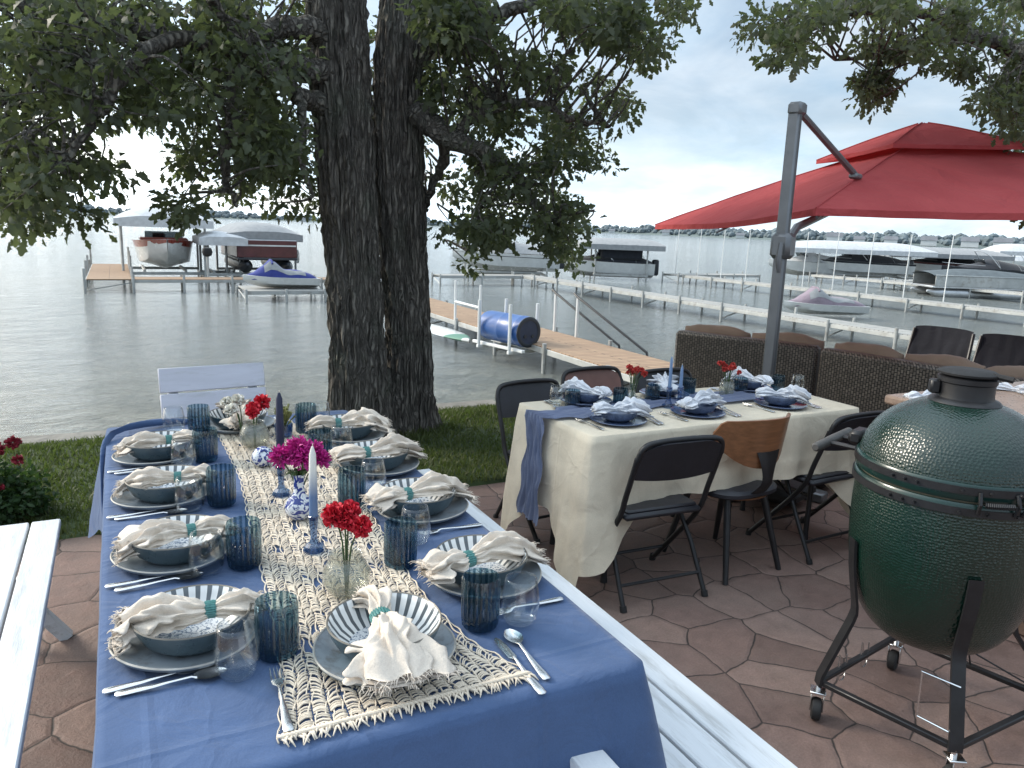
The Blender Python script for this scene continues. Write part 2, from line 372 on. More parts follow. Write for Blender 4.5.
def bowl_mat():
    m, nt, out = new_mat('bowl_glaze'); p = N(nt, 'ShaderNodeBsdfPrincipled'); L(nt, p.outputs[0], out.inputs[0])
    tc = N(nt, 'ShaderNodeTexCoord'); sx = N(nt, 'ShaderNodeSeparateXYZ'); L(nt, tc.outputs['Object'], sx.inputs[0])
    an = N(nt, 'ShaderNodeMath', operation='ARCTAN2'); L(nt, sx.outputs[1], an.inputs[0]); L(nt, sx.outputs[0], an.inputs[1])
    mu = N(nt, 'ShaderNodeMath', operation='MULTIPLY'); mu.inputs[1].default_value = 28; L(nt, an.outputs[0], mu.inputs[0])
    si = N(nt, 'ShaderNodeMath', operation='SINE'); L(nt, mu.outputs[0], si.inputs[0])
    s01 = N(nt, 'ShaderNodeMapRange'); s01.inputs['From Min'].default_value = -1; L(nt, si.outputs[0], s01.inputs['Value'])
    st = ramp(nt, s01.outputs[0], [(.34, (.095, .115, .13)), (.42, (.74, .76, .76))])
    r2 = N(nt, 'ShaderNodeVectorMath', operation='LENGTH'); cz = N(nt, 'ShaderNodeCombineXYZ'); L(nt, sx.outputs[0], cz.inputs[0]); L(nt, sx.outputs[1], cz.inputs[1]); L(nt, cz.outputs[0], r2.inputs[0])
    pat = ramp(nt, noise_t(nt, tc.outputs['Object'], 85, 2, .5, 2.5), [(.52, (.66, .69, .72)), (.57, (.12, .17, .25))])
    isw = N(nt, 'ShaderNodeMath', operation='GREATER_THAN'); isw.inputs[1].default_value = .066; L(nt, r2.outputs['Value'], isw.inputs[0])
    c = mixc(nt, isw.outputs[0], pat, st)
    L(nt, c, p.inputs['Base Color']); p.inputs['Roughness'].default_value = .2; p.inputs['Coat Weight'].default_value = .3; return m
M['bowl_in'] = bowl_mat()
M['bowl_out'] = pm('bowl_out', (.055, .088, .105), .3, var=.25, vs=20, coat=.2)
def chintz():
    m, nt, out = new_mat('blue_white_porcelain'); p = N(nt, 'ShaderNodeBsdfPrincipled'); L(nt, p.outputs[0], out.inputs[0])
    v = coords(nt, 'Object'); c = ramp(nt, noise_t(nt, v, 42, 2, .5, 2.0), [(.46, (.70, .73, .76)), (.53, (.02, .04, .22))])
    L(nt, c, p.inputs['Base Color']); p.inputs['Roughness'].default_value = .15; p.inputs['Coat Weight'].default_value = .4; return m
M['chintz'] = chintz()
def dip_wax():
    m, nt, out = new_mat('dipped_wax'); p = N(nt, 'ShaderNodeBsdfPrincipled'); L(nt, p.outputs[0], out.inputs[0])
    tc = N(nt, 'ShaderNodeTexCoord'); sx = N(nt, 'ShaderNodeSeparateXYZ'); L(nt, tc.outputs['Object'], sx.inputs[0])
    mr = N(nt, 'ShaderNodeMapRange'); mr.inputs['From Max'].default_value = .22; L(nt, sx.outputs[2], mr.inputs['Value'])
    c = ramp(nt, mr.outputs[0], [(.3, (.12, .19, .34)), (.62, (.70, .70, .66))]); L(nt, c, p.inputs['Base Color']); p.inputs['Roughness'].default_value = .4; return m
M['dip_wax'] = dip_wax()
# ================================================================ SKY AND SUN
SUN_EL = R(30); SUN_AZ = math.atan2(-.70, .72)       # x = sin, y = cos
w = bpy.data.worlds.new('World'); scene.world = w; w.use_nodes = True
nt = w.node_tree; nt.nodes.clear()
wo = nt.nodes.new('ShaderNodeOutputWorld'); bg = nt.nodes.new('ShaderNodeBackground'); L(nt, bg.outputs[0], wo.inputs[0])
sky = N(nt, 'ShaderNodeTexSky'); sky.sky_type = 'NISHITA'; sky.sun_disc = False
sky.sun_elevation = SUN_EL; sky.sun_rotation = SUN_AZ; sky.air_density = 1.0; sky.dust_density = 2.0; sky.ozone_density = 1.5
tc = N(nt, 'ShaderNodeTexCoord'); sx = N(nt, 'ShaderNodeSeparateXYZ'); L(nt, tc.outputs['Generated'], sx.inputs[0])
zz = N(nt, 'ShaderNodeMath', operation='ADD'); zz.inputs[1].default_value = .24; L(nt, sx.outputs[2], zz.inputs[0])
zm = N(nt, 'ShaderNodeMath', operation='MAXIMUM'); zm.inputs[1].default_value = .03; L(nt, zz.outputs[0], zm.inputs[0])
dx = N(nt, 'ShaderNodeMath', operation='DIVIDE'); L(nt, sx.outputs[0], dx.inputs[0]); L(nt, zm.outputs[0], dx.inputs[1])
dy = N(nt, 'ShaderNodeMath', operation='DIVIDE'); L(nt, sx.outputs[1], dy.inputs[0]); L(nt, zm.outputs[0], dy.inputs[1])
cv = N(nt, 'ShaderNodeCombineXYZ'); L(nt, dx.outputs[0], cv.inputs[0]); L(nt, dy.outputs[0], cv.inputs[1])
cl = noise_t(nt, cv.outputs[0], 1.7, 8, .60, .5)
clm = ramp(nt, cl, [(.34, (.50, .50, .50)), (.64, (.95, .95, .95))])
clc = ramp(nt, noise_t(nt, cv.outputs[0], 2.3, 5), [(.3, (4.0, 5.3, 6.5)), (.7, (6.3, 6.85, 7.3))])
mx = mixc(nt, clm, sky.outputs[0], clc)
# thin overcast: luminous low in the sky, raised overhead as added fill, brightest round the veiled sun
hf = ramp(nt, sx.outputs[2], [(.0, (.92, .92, .92)), (.06, (.60, .61, .62)), (.14, (.43, .445, .46)), (.32, (.40, .41, .42)), (.62, (.70, .70, .70)), (1, (.86, .86, .86))])
sdn = Vector((math.sin(SUN_AZ) * math.cos(SUN_EL), math.cos(SUN_AZ) * math.cos(SUN_EL), math.sin(SUN_EL)))
dp_ = N(nt, 'ShaderNodeVectorMath', operation='DOT_PRODUCT'); dp_.inputs[1].default_value = sdn; L(nt, tc.outputs['Generated'], dp_.inputs[0])
sf = ramp(nt, dp_.outputs['Value'], [(.0, (.80, .80, .80)), (.55, (1, 1, 1)), (.98, (1.8, 1.7, 1.55))])
mx = mixc(nt, 1.0, mx, hf, 'MULTIPLY'); mx = mixc(nt, 1.0, mx, sf, 'MULTIPLY')
gain = N(nt, 'ShaderNodeVectorMath', operation='SCALE'); gain.inputs['Scale'].default_value = 2.6; L(nt, mx, gain.inputs[0]); mx = gain.outputs[0]
L(nt, mx, bg.inputs[0]); bg.inputs[1].default_value = .15
sl = bpy.data.lights.new('sun', 'SUN'); so = bpy.data.objects.new('sun', sl); COL.objects.link(so)
sl.energy = 3.4; sl.angle = R(14); sl.color = (1, .92, .80)
sd = Vector((math.sin(SUN_AZ) * math.cos(SUN_EL), math.cos(SUN_AZ) * math.cos(SUN_EL), math.sin(SUN_EL)))
so.rotation_euler = sd.to_track_quat('Z', 'Y').to_euler(); so.location = sd * 50

# ================================================================ PATIO, LAWN, LAKE, FAR SHORE
def patio_mat():
    m, nt, out = new_mat('stamped_concrete'); p = N(nt, 'ShaderNodeBsdfPrincipled'); L(nt, p.outputs[0], out.inputs[0])
    v = coords(nt, 'Object', rnd=False)
    wn = N(nt, 'ShaderNodeTexNoise'); wn.inputs['Scale'].default_value = 3.5; wn.inputs['Detail'].default_value = 3; L(nt, v, wn.inputs['Vector'])
    ws = N(nt, 'ShaderNodeVectorMath', operation='SCALE'); ws.inputs['Scale'].default_value = .10; L(nt, wn.outputs['Color'], ws.inputs[0])
    wa = N(nt, 'ShaderNodeVectorMath', operation='ADD'); L(nt, v, wa.inputs[0]); L(nt, ws.outputs[0], wa.inputs[1])
    def vor(feat):
        o = N(nt, 'ShaderNodeTexVoronoi', feature=feat, voronoi_dimensions='2D'); o.inputs['Scale'].default_value = 3.9; o.inputs['Randomness'].default_value = .72; L(nt, wa.outputs[0], o.inputs['Vector']); return o
    ve = vor('DISTANCE_TO_EDGE'); vc = vor('F1')
    sp = N(nt, 'ShaderNodeSeparateColor'); L(nt, vc.outputs['Color'], sp.inputs[0])
    base = ramp(nt, sp.outputs[0], [(0, (.19, .122, .103)), (.5, (.255, .166, .140)), (1, (.305, .208, .174))])
    n1 = noise_t(nt, v, 14, 8, .7)
    base = mixc(nt, .75, base, ramp(nt, n1, [(.28, (.5, .48, .46)), (.7, (1.0, 1.0, 1.0))]), 'MULTIPLY')
    n2 = noise_t(nt, v, 2.2, 5, .6)
    base = mixc(nt, ramp(nt, n2, [(.45, (0, 0, 0)), (.8, (.5, .5, .5))]), base, (.24, .185, .155))
    jn = N(nt, 'ShaderNodeMath', operation='MULTIPLY_ADD'); jn.inputs[1].default_value = .02; L(nt, n1, jn.inputs[0]); L(nt, ve.outputs['Distance'], jn.inputs[2])
    gr = ramp(nt, jn.outputs[0], [(.014, (0, 0, 0)), (.030, (1, 1, 1))])
    grit = noise_t(nt, v, 130, 3, .7); base = mixc(nt, .5, base, ramp(nt, grit, [(.35, (.62, .60, .58)), (.62, (1, 1, 1))]), 'MULTIPLY')
    c = mixc(nt, gr, (.020, .015, .013), base); L(nt, c, p.inputs['Base Color'])
    rr = ramp(nt, n1, [(.3, (.58, .58, .58)), (.7, (.85, .85, .85))]); L(nt, rr, p.inputs['Roughness'])
    gb = ramp(nt, jn.outputs[0], [(.010, (0, 0, 0)), (.075, (1, 1, 1))])
    b = bump(nt, gb, .5, .008); b = bump(nt, n1, .7, .012, b); L(nt, bump(nt, grit, .5, .003, b), p.inputs['Normal']); return m
patio = MB().add([(-14, -10, 0), (22, -10, 0), (22, 4.23, 0), (-14, 4.23, 0)], [(0, 1, 2, 3)]).build('patio', patio_mat(), ang=0)
patio['kind'] = 'structure'
soil = pm('lawn_soil', (.040, .062, .020), .9, var=.35, vs=5, bmp=.6, bs=40, bd=.02)
def hump(x, y): return .012 + .03 * noise.noise((x * .7, y * .7, 3)) + (-.05 * max(0, y - 5.95) / .3)
rows = [[(x, y, (-.05 if j == 0 else hump(x, y))) for x in np.linspace(-14, 22, 91)] for j, y in enumerate([4.18] + list(np.linspace(4.24, 6.28, 13)))]
lawn = MB().grid(rows).build('lawn', soil); lawn['kind'] = 'structure'
earth = MB().box((4, -4, -1.3), (60, 20.4, 2.4)).build('ground', soil, ang=0); earth['kind'] = 'structure'
wallm = pm('seawall_stone', (.20, .19, .17), .85, var=.3, vs=3, bmp=.7, bs=9, bd=.04)
sw = MB()
x = -14.0
while x < 22:
    L_ = random.uniform(.5, .9); sw.box((x + L_ / 2, 6.41 + random.uniform(-.02, .02), -.82), (L_ - .01, .26, 1.58 + random.uniform(-.03, .02)), .03); x += L_
tag(sw.build('seawall', wallm), 'low stone seawall holding the lawn above the lake', 'wall')

# grass blades on the lawn (no one could count them)
def blades(name, n, xr, yr, hr, mat):
    P = np.random.rand(n, 2); x = xr[0] + P[:, 0] * (xr[1] - xr[0]); y = yr[0] + P[:, 1] * (yr[1] - yr[0])
    pat = np.array([noise.noise((a * 1.3, b * 1.3, 9)) for a, b in zip(x, y)])
    h = (hr[0] + np.random.rand(n) * (hr[1] - hr[0])) * (1 + .6 * pat)
    z = np.array([hump(a, b) for a, b in zip(x, y)]) - .004
    a = np.random.rand(n) * 2 * PI; wd = .003 + .003 * np.random.rand(n); la = np.random.rand(n) * 2 * PI; ln = h * (.25 + .7 * np.random.rand(n))
    V = np.zeros((n, 5, 3))
    cx, sx_ = np.cos(a) * wd, np.sin(a) * wd; lx, ly = np.cos(la) * ln, np.sin(la) * ln
    V[:, 0] = np.stack([x - cx, y - sx_, z], 1); V[:, 1] = np.stack([x + cx, y + sx_, z], 1)
    V[:, 2] = np.stack([x + cx * .8 + lx * .35, y + sx_ * .8 + ly * .35, z + h * .6], 1); V[:, 3] = np.stack([x - cx * .8 + lx * .35, y - sx_ * .8 + ly * .35, z + h * .6], 1)
    V[:, 4] = np.stack([x + lx, y + ly, z + h * .9], 1)
    return fast_mesh(name, V.reshape(-1, 3), np.concatenate([np.arange(n)[:, None] * 5 + np.array([0, 1, 2, 3])], 1), np.arange(n)[:, None] * 5 + np.array([3, 2, 4]), mat)
def fast_mesh(name, V, quads, tris, mat):
    me = bpy.data.meshes.new(name); nq, ntr = len(quads), len(tris)
    me.vertices.add(len(V)); me.vertices.foreach_set('co', np.asarray(V, np.float32).ravel())
    idx = np.concatenate([np.asarray(quads).ravel(), np.asarray(tris).ravel()]).astype(np.int32)
    me.loops.add(len(idx)); me.loops.foreach_set('vertex_index', idx)
    me.polygons.add(nq + ntr)
    st = np.concatenate([np.arange(nq) * 4, nq * 4 + np.arange(ntr) * 3]).astype(np.int32)
    me.polygons.foreach_set('loop_start', st); me.update(calc_edges=True); me.validate()
    me.materials.append(mat); o = bpy.data.objects.new(name, me); COL.objects.link(o); return o
g = blades('grass', 74000, (-5.5, 7.5), (4.2, 6.27), (.025, .06), M['grass_blade'])
tag(g, 'short green lawn grass between patio and lake', 'grass', kind='stuff')

def lake_mat():
    m, nt, out = new_mat('lake_water'); p = N(nt, 'ShaderNodeBsdfPrincipled'); L(nt, p.outputs[0], out.inputs[0])
    v = coords(nt, 'Object', rnd=False)
    sx = N(nt, 'ShaderNodeSeparateXYZ'); L(nt, v, sx.inputs[0])
    mr = N(nt, 'ShaderNodeMapRange'); mr.inputs['From Min'].default_value = 6; mr.inputs['From Max'].default_value = 17; L(nt, sx.outputs[1], mr.inputs['Value'])
    weed = ramp(nt, noise_t(nt, v, .9, 6, .7), [(.42, (.11, .11, .07)), (.62, (.30, .285, .20))])
    deep = ramp(nt, noise_t(nt, v, .05, 4), [(.35, (.185, .208, .204)), (.65, (.245, .262, .250))])
    L(nt, mixc(nt, mr.outputs[0], weed, deep), p.inputs['Base Color'])
    p.inputs['Roughness'].default_value = .08; p.inputs['IOR'].default_value = 1.333; p.inputs['Specular IOR Level'].default_value = .8
    v1 = coords(nt, 'Object', (1, 1.9, 1), False); v2 = coords(nt, 'Object', (1.2, 2.6, 1), False)
    b = bump(nt, noise_t(nt, v1, .8, 6, .6, .3), 1.0, .55)
    b = bump(nt, noise_t(nt, v2, 3.4, 6, .7, .5), 1.0, .12, b)
    v3 = coords(nt, 'Object', (.7, 1.6, 1), False); b = bump(nt, noise_t(nt, v3, .10, 4), .5, .8, b)
    v4 = coords(nt, 'Object', (1.3, 2.8, 1), False); b = bump(nt, noise_t(nt, v4, 11, 4, .65, .3), .8, .018, b)
    L(nt, b, p.inputs['Normal']); return m
lk = MB().add([(-9000, 5.0, ZL), (9000, 5.0, ZL), (9000, 15000, ZL), (-9000, 15000, ZL)], [(0, 1, 2, 3)]).build('lake', lake_mat(), ang=0)
lk['kind'] = 'structure'

# far shore: low land, a wood that reads as one mass, houses
FS = 1150.0
def shore_xy(t, d): a = R(t); return (math.sin(a) * d, math.cos(a) * d)
def shore_d(t): return FS + 250 * math.sin(t * .09) - (t + 20) * 4.0
hz_g = pm('far_shore_grass', (.12, .15, .14), .9, var=.15, vs=.01)  # grass greyed by distance haze put into its colour
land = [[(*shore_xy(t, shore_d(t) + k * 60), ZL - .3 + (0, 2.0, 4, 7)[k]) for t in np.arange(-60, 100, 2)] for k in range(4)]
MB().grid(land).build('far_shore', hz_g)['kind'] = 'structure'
wood = MB()
ico = bmesh.new(); bmesh.ops.create_icosphere(ico, subdivisions=1, radius=1); iv = [tuple(v.co) for v in ico.verts]; ifc = [tuple(v.index for v in f.verts) for f in ico.faces]; ico.free()
t = -60.0
while t < 98:
    env = .55 + .45 * noise.noise((t * .23, 5, 1)) + .25 * noise.noise((t * 1.1, 2, 1))
    for k in range(4):
        d = shore_d(t) + 30 + k * 35 + random.uniform(0, 60); q = shore_xy(t + random.uniform(-.2, .2), d); s = random.uniform(3.5, 6.5) * max(.5, env)
        zb = ZL + 1.0 + k * 2.6 * max(.5, env)
        wood.add([(q[0] + a[0] * s * 1.2, q[1] + a[1] * s * 1.2, zb + s * .75 + a[2] * s * random.uniform(.85, 1.15)) for a in iv], ifc)
    t += .22
hz_w = pm('far_wood', (.115, .145, .160), .95, var=.30, vs=.03)  # blue-grey stands in for aerial haze over the trees
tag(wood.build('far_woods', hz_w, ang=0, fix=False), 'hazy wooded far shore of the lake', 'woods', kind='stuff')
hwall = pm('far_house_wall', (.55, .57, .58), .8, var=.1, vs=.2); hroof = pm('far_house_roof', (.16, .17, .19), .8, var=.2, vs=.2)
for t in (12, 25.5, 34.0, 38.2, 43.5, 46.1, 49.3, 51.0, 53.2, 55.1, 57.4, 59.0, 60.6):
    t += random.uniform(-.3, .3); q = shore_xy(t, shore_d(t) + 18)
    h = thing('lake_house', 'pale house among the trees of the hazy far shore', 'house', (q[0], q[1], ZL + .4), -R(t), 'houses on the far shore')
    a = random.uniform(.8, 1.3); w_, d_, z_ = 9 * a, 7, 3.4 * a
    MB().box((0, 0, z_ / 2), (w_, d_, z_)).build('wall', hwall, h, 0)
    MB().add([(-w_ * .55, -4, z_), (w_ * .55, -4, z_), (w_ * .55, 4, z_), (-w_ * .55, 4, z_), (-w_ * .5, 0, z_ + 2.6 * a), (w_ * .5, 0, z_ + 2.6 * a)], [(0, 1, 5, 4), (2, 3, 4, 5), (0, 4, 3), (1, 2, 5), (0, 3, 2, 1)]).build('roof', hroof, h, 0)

# ================================================================ TREES
def bark_tube(path, radii, seg=110, rows=150, amp=.024, seed=0, flare=None):
    path = [Vector(p) for p in path]; n = len(path)
    def ev(u):
        f = u * (n - 1); i = min(int(f), n - 2); a = f - i
        p0, p1, p2, p3 = path[max(i - 1, 0)], path[i], path[i + 1], path[min(i + 2, n - 1)]
        q = .5 * ((2 * p1) + (p2 - p0) * a + (2 * p0 - 5 * p1 + 4 * p2 - p3) * a * a + (3 * p1 - p0 - 3 * p2 + p3) * a ** 3)
        return q, radii[i] * (1 - a) + radii[i + 1] * a
    out = []
    for j in range(rows + 1):
        u = j / rows; c, r = ev(u); ring = []
        for k in range(seg):
            th = 2 * PI * k / seg; ct, st = math.cos(th), math.sin(th)
            q = noise.noise((ct * 4.2 + seed, st * 4.2, c.z * 1.9 + .8 * noise.noise((ct, st, c.z * 3)))); q2 = noise.noise((ct * 8.5 + seed, st * 8.5, c.z * 4.0 + 7)); q3 = noise.noise((ct * 1.3 + seed, st * 1.3, c.z * .8 + 3))
            d = amp * (1.2 - 3.0 * abs(q)) + amp * .8 * (.8 - 2.5 * abs(q2)) + r * .10 * q3
            if flare: d += flare(th, c.z) * r
            ring.append((c.x + (r + d) * ct, c.y + (r + d) * st, c.z))
        out.append(ring)
    return MB().grid(out, True)
def smooth_path(pts, sub=5):
    pts = [Vector(p) for p in pts]; out = []
    for i in range(len(pts) - 1):
        p0, p1, p2, p3 = pts[max(i - 1, 0)], pts[i], pts[i + 1], pts[min(i + 2, len(pts) - 1)]
        for k in range(sub):
            a = k / sub; out.append(.5 * ((2 * p1) + (p2 - p0) * a + (2 * p0 - 5 * p1 + 4 * p2 - p3) * a * a + (3 * p1 - p0 - 3 * p2 + p3) * a ** 3))
    out.append(pts[-1]); return out
LEAF = np.array([(0, 0), (.10, .18), (.20, .34), (.12, .42), (.27, .62), (.16, .72), (.10, .93), (0, 1), (-.10, .93), (-.16, .72), (-.27, .62), (-.12, .42), (-.20, .34), (-.10, .18)])
def leaf_cloud(name, centres, rad, per, size, mat, parent):
    """leaf-sized lobed faces in small rosettes round each twig end"""
    C = np.asarray(centres, float); n = len(C)
    cnt = np.random.poisson(per, n) + 6; idx = np.repeat(np.arange(n), cnt); m = len(idx)
    rr = np.asarray(rad)[idx]
    d = np.random.normal(size=(m, 3)); d /= np.linalg.norm(d, axis=1)[:, None]
    pos = C[idx] + d * (rr * np.random.rand(m) ** .45)[:, None] * np.array([1, 1, .75])
    ax = d * .7 + np.random.normal(size=(m, 3)) * .6 + np.array([0, 0, -.35]); ax /= np.linalg.norm(ax, axis=1)[:, None]
    rv = np.random.normal(size=(m, 3)) * .8 + np.array([0, 0, .8]); sd_ = np.cross(ax, rv); sd_ /= np.linalg.norm(sd_, axis=1)[:, None] + 1e-9
    nm = np.cross(sd_, ax)
    s = size * (.65 + .7 * np.random.rand(m))
    k = len(LEAF)
    V = pos[:, None, :] + s[:, None, None] * (LEAF[None, :, 1, None] * ax[:, None, :] + LEAF[None, :, 0, None] * 1.15 * sd_[:, None, :] + (np.abs(LEAF[None, :, 0, None]) * .5 - .18 * LEAF[None, :, 1, None] ** 2) * nm[:, None, :])
    me = bpy.data.meshes.new(name); me.vertices.add(m * k); me.vertices.foreach_set('co', V.astype(np.float32).ravel())
    # a leaf = 3 polygons along its length (lobes)
    q = np.array([0, 1, 2, 3, 11, 12, 13]); q2 = np.array([3, 4, 5, 9, 10, 11]); q3 = np.array([5, 6, 7, 8, 9])
    base = (np.arange(m) * k)[:, None]
    li = np.concatenate([base + q, base + q2, base + q3], 1).astype(np.int32)
    me.loops.add(li.size); me.loops.foreach_set('vertex_index', li.ravel()); me.polygons.add(m * 3)
    st = (np.arange(m)[:, None] * 18 + np.array([0, 7, 13])).astype(np.int32); me.polygons.foreach_set('loop_start', st.ravel())
    me.update(calc_edges=True); me.materials.append(mat)
    o = bpy.data.objects.new(name, me); COL.objects.link(o); o.parent = parent; return o
def inpoly(x, y, P):
    c = False; j = len(P) - 1
    for i in range(len(P)):
        if (P[i][1] > y) != (P[j][1] > y) and x < (P[j][0] - P[i][0]) * (y - P[i][1]) / (P[j][1] - P[i][1]) + P[i][0]: c = not c
        j = i
    return c
GAP = .05
def fill(poly, n, ylo, yhi, out, f=None, trunk=True):
    xs = [p[0] for p in poly]; ys = [p[1] for p in poly]; k = 0; tries = 0
    while k < n and tries < n * 60:
        tries += 1; px, py = random.uniform(min(xs), max(xs)), random.uniform(min(ys), max(ys))
        if inpoly(px, py, poly):
            if noise.noise((px * .021, py * .024, 4.0)) + .8 * noise.noise((px * .055, py * .055, 9.0)) < GAP: continue
            if trunk and 292 < px < 428 and random.random() < .97: continue
            Y = f(px) + random.uniform(ylo, yhi) if f else random.uniform(ylo, yhi)
            out.append(ony(px, py, Y)); k += 1
def twigs(mb, centres, limbpts, r0=.012, maxd=2.6, rnd=.18):
    LP = np.array([tuple(p) for p in limbpts])
    for c in centres:
        c = Vector(c); dd = np.linalg.norm(LP - np.array(c), axis=1); i = int(np.argmin(dd + np.random.rand(len(dd)) * .5))
        if dd[i] > maxd or (LP[i][0] - 1.72) * (c.x - 1.72) < 0: continue
        p = Vector(LP[i]); mid = p.lerp(c, .5) + Vector((random.uniform(-rnd, rnd), random.uniform(-rnd, rnd), random.uniform(-.05, rnd * 1.2)))
        pts = smooth_path([p, mid, c], 3); mb.tube(pts, [r0 * (1.5 - 1.2 * k / (len(pts) - 1)) for k in range(len(pts))], 5, False)

YT = 5.62
oak = thing('oak_tree', 'big twin-trunked oak at the lake edge behind the blue table', 'tree', (0, 0, 0))
Lc = [(360, 442), (360, 400), (356.5, 330), (352, 250), (345.5, 150), (340, 60), (335, 0)]
Rc = [(406, 440), (409, 408), (408, 330), (403, 250), (398.5, 150), (398, 85), (401, 30)]
lp = [ony(*p, YT) for p in Lc]; rp = [ony(*p, YT + .12) for p in Rc]
lp[0].z = -.05; rp[0].z = -.05
lp += [lp[-1] + Vector((-.05, .05, .9)), lp[-1] + Vector((.1, .25, 2.2)), lp[-1] + Vector((.2, .2, 3.6))]
rp += [rp[-1] + Vector((.1, .1, .7)), rp[-1] + Vector((.5, .4, 1.8)), rp[-1] + Vector((.9, .5, 3.0))]
def fl(th0): return lambda th, z: (.42 * math.exp(-max(z, 0) / .14) * (.55 + .45 * math.cos(3 * (th - th0))) + .15 * math.exp(-max(z, 0) / .5))
bark_tube(lp, [.195, .182, .172, .172, .180, .184, .178, .15, .10, .04], seed=1, flare=fl(.6), rows=330).build('trunk', M['bark'], oak, 60)
bark_tube(rp, [.178, .160, .143, .158, .160, .152, .145, .10, .08, .03], seed=9, flare=fl(-.3), rows=300).build('trunk', M['bark'], oak, 60)
# bridge of bark where the trunks meet
mt = [(lp[1] + rp[1]) / 2 + Vector((0, -.02, -.25)), (lp[1] + rp[1]) / 2 + Vector((0, 0, .0)), (lp[2] + rp[2]) / 2 + Vector((0, .03, -.30))]
bark_tube([mt[0], mt[1], mt[2]], [.17, .13, .03], seed=4, rows=50).build('trunk_crotch', M['bark'], oak, 60)
limb_px = [
 ([(338, 45), (300, 26), (255, 34), (215, 45), (165, 38), (122, 80), (88, 125), (62, 172)], [.10, .07, .058, .05, .042, .034, .024, .012], [5.62, 5.4, 5.2, 5.0, 4.85, 4.75, 4.7, 4.7]),
 ([(338, 80), (300, 66), (262, 52), (238, 62), (232, 110), (226, 172), (236, 205)], [.10, .075, .06, .05, .04, .026, .012], [5.62, 5.4, 5.25, 5.15, 5.1, 5.1, 5.1]),
 ([(344, 118), (312, 100), (294, 92), (276, 74), (258, 64), (225, 20), (200, -20)], [.09, .07, .055, .05, .045, .035, .03], [5.62, 5.5, 5.3, 5.1, 5.0, 4.8, 4.6]),
 ([(165, 38), (120, 25), (80, 15), (20, 8), (-60, -5)], [.06, .05, .04, .03, .02], [5.2, 5.4, 5.6, 5.8, 6]),
 ([(122, 80), (90, 62), (55, 72), (20, 100), (-10, 150)], [.045, .035, .03, .022, .012], [5.1, 5.3, 5.5, 5.7, 5.8]),
 ([(260, 52), (262, 90), (262, 130), (266, 175)], [.045, .035, .025, .012], [5.9, 6.1, 6.2, 6.3]),
 ([(294, 92), (304, 120), (300, 160), (312, 200)], [.04, .03, .022, .01], [5.3, 5.2, 5.1, 5.1]),
 ([(398, 95), (412, 62), (440, 40), (480, 22), (530, 5), (590, -10), (640, -6)], [.12, .10, .08, .06, .045, .035, .02], [5.74, 5.7, 5.6, 5.5, 5.4, 5.3, 5.2]),
 ([(402, 110), (428, 120), (446, 138), (478, 148), (505, 165), (525, 190), (560, 225)], [.11, .09, .075, .055, .042, .03, .012], [5.74, 5.5, 5.3, 5.1, 5.0, 4.95, 4.9]),
 ([(440, 132), (444, 160), (432, 185), (426, 212)], [.05, .04, .03, .015], [5.5, 5.6, 5.7, 5.8]),
 ([(452, 138), (480, 112), (530, 105), (580, 120), (610, 125)], [.05, .045, .035, .025, .012], [5.3, 5.2, 5.1, 5.1, 5.1]),
 ([(478, 148), (480, 180), (478, 215), (470, 250)], [.035, .028, .02, .01], [5.4, 5.5, 5.6, 5.6]),
 ([(352, 20), (330, -60), (290, -160), (230, -260)], [.12, .10, .07, .03], [5.62, 5.3, 4.8, 4.2]),
 ([(402, 20), (470, -90), (540, -180), (620, -250)], [.10, .08, .06, .03], [5.74, 5.6, 5.4, 5.2]),
 ([(345, -10), (380, -120), (400, -240)], [.1, .08, .04], [5.62, 6.4, 7.0]),
]
limbs = MB(); limbpts = []
for px, rad, Y in limb_px:
    pts = smooth_path([ony(*p, y) for p, y in zip(px, Y)], 5)
    rr = np.interp(np.linspace(0, 1, len(pts)), np.linspace(0, 1, len(rad)), rad)
    pts = [p + Vector((random.uniform(-.018, .018), random.uniform(-.018, .018), random.uniform(-.018, .018))) for p in pts]
    limbs.tube(pts, list(rr), 10); limbpts += pts[2:]
cen = []
fill([(0, -10), (318, -10), (318, 60), (330, 165), (300, 172), (262, 158), (230, 150), (190, 128), (140, 112), (100, 118), (58, 108), (44, 62), (-10, 52)], 265, 4.5, 7.4, cen)
fill([(-10, 148), (62, 125), (130, 148), (108, 188), (92, 220), (66, 232), (44, 205), (28, 222), (-10, 232)], 70, 4.4, 6.8, cen)
fill([(140, 112), (260, 138), (332, 175), (322, 232), (304, 236), (288, 195), (264, 226), (236, 205), (205, 180), (150, 160)], 58, 4.8, 7.2, cen)
fill([(-10, 55), (44, 65), (58, 110), (-10, 140)], 22, 4.6, 7.0, cen)
fill([(155, 150), (205, 170), (198, 206), (178, 212), (160, 190)], 7, 4.8, 6.6, cen)
fill([(424, 20), (470, 18), (500, 42), (545, 62), (600, 72), (632, 105), (608, 130), (610, 188), (588, 205), (598, 250), (570, 262), (536, 236), (506, 250), (490, 235), (476, 268), (460, 260), (440, 190), (424, 150)], 290, 4.6, 7.4, cen)
fill([(515, -10), (683, -10), (682, 28), (650, 56), (622, 72), (590, 50), (562, 22)], 80, 4.2, 6.2, cen)
fill([(366, -10), (475, -10), (482, 18), (432, 40), (412, 90), (378, 60)], 85, 4.4, 7.2, cen)
fill([(-190, -150), (-10, -150), (-10, 205), (-120, 170), (-190, 60)], 75, 4.8, 7.2, cen)
fill([(-150, -190), (700, -190), (660, -14), (-10, -14)], 80, 4.8, 7.4, cen)
fill([(300, -10), (440, -10), (430, 190), (310, 210)], 75, 6.15, 7.3, cen, trunk=False)
vis = len(cen)
rad = list(np.random.uniform(.10, .22, vis))
hid = []
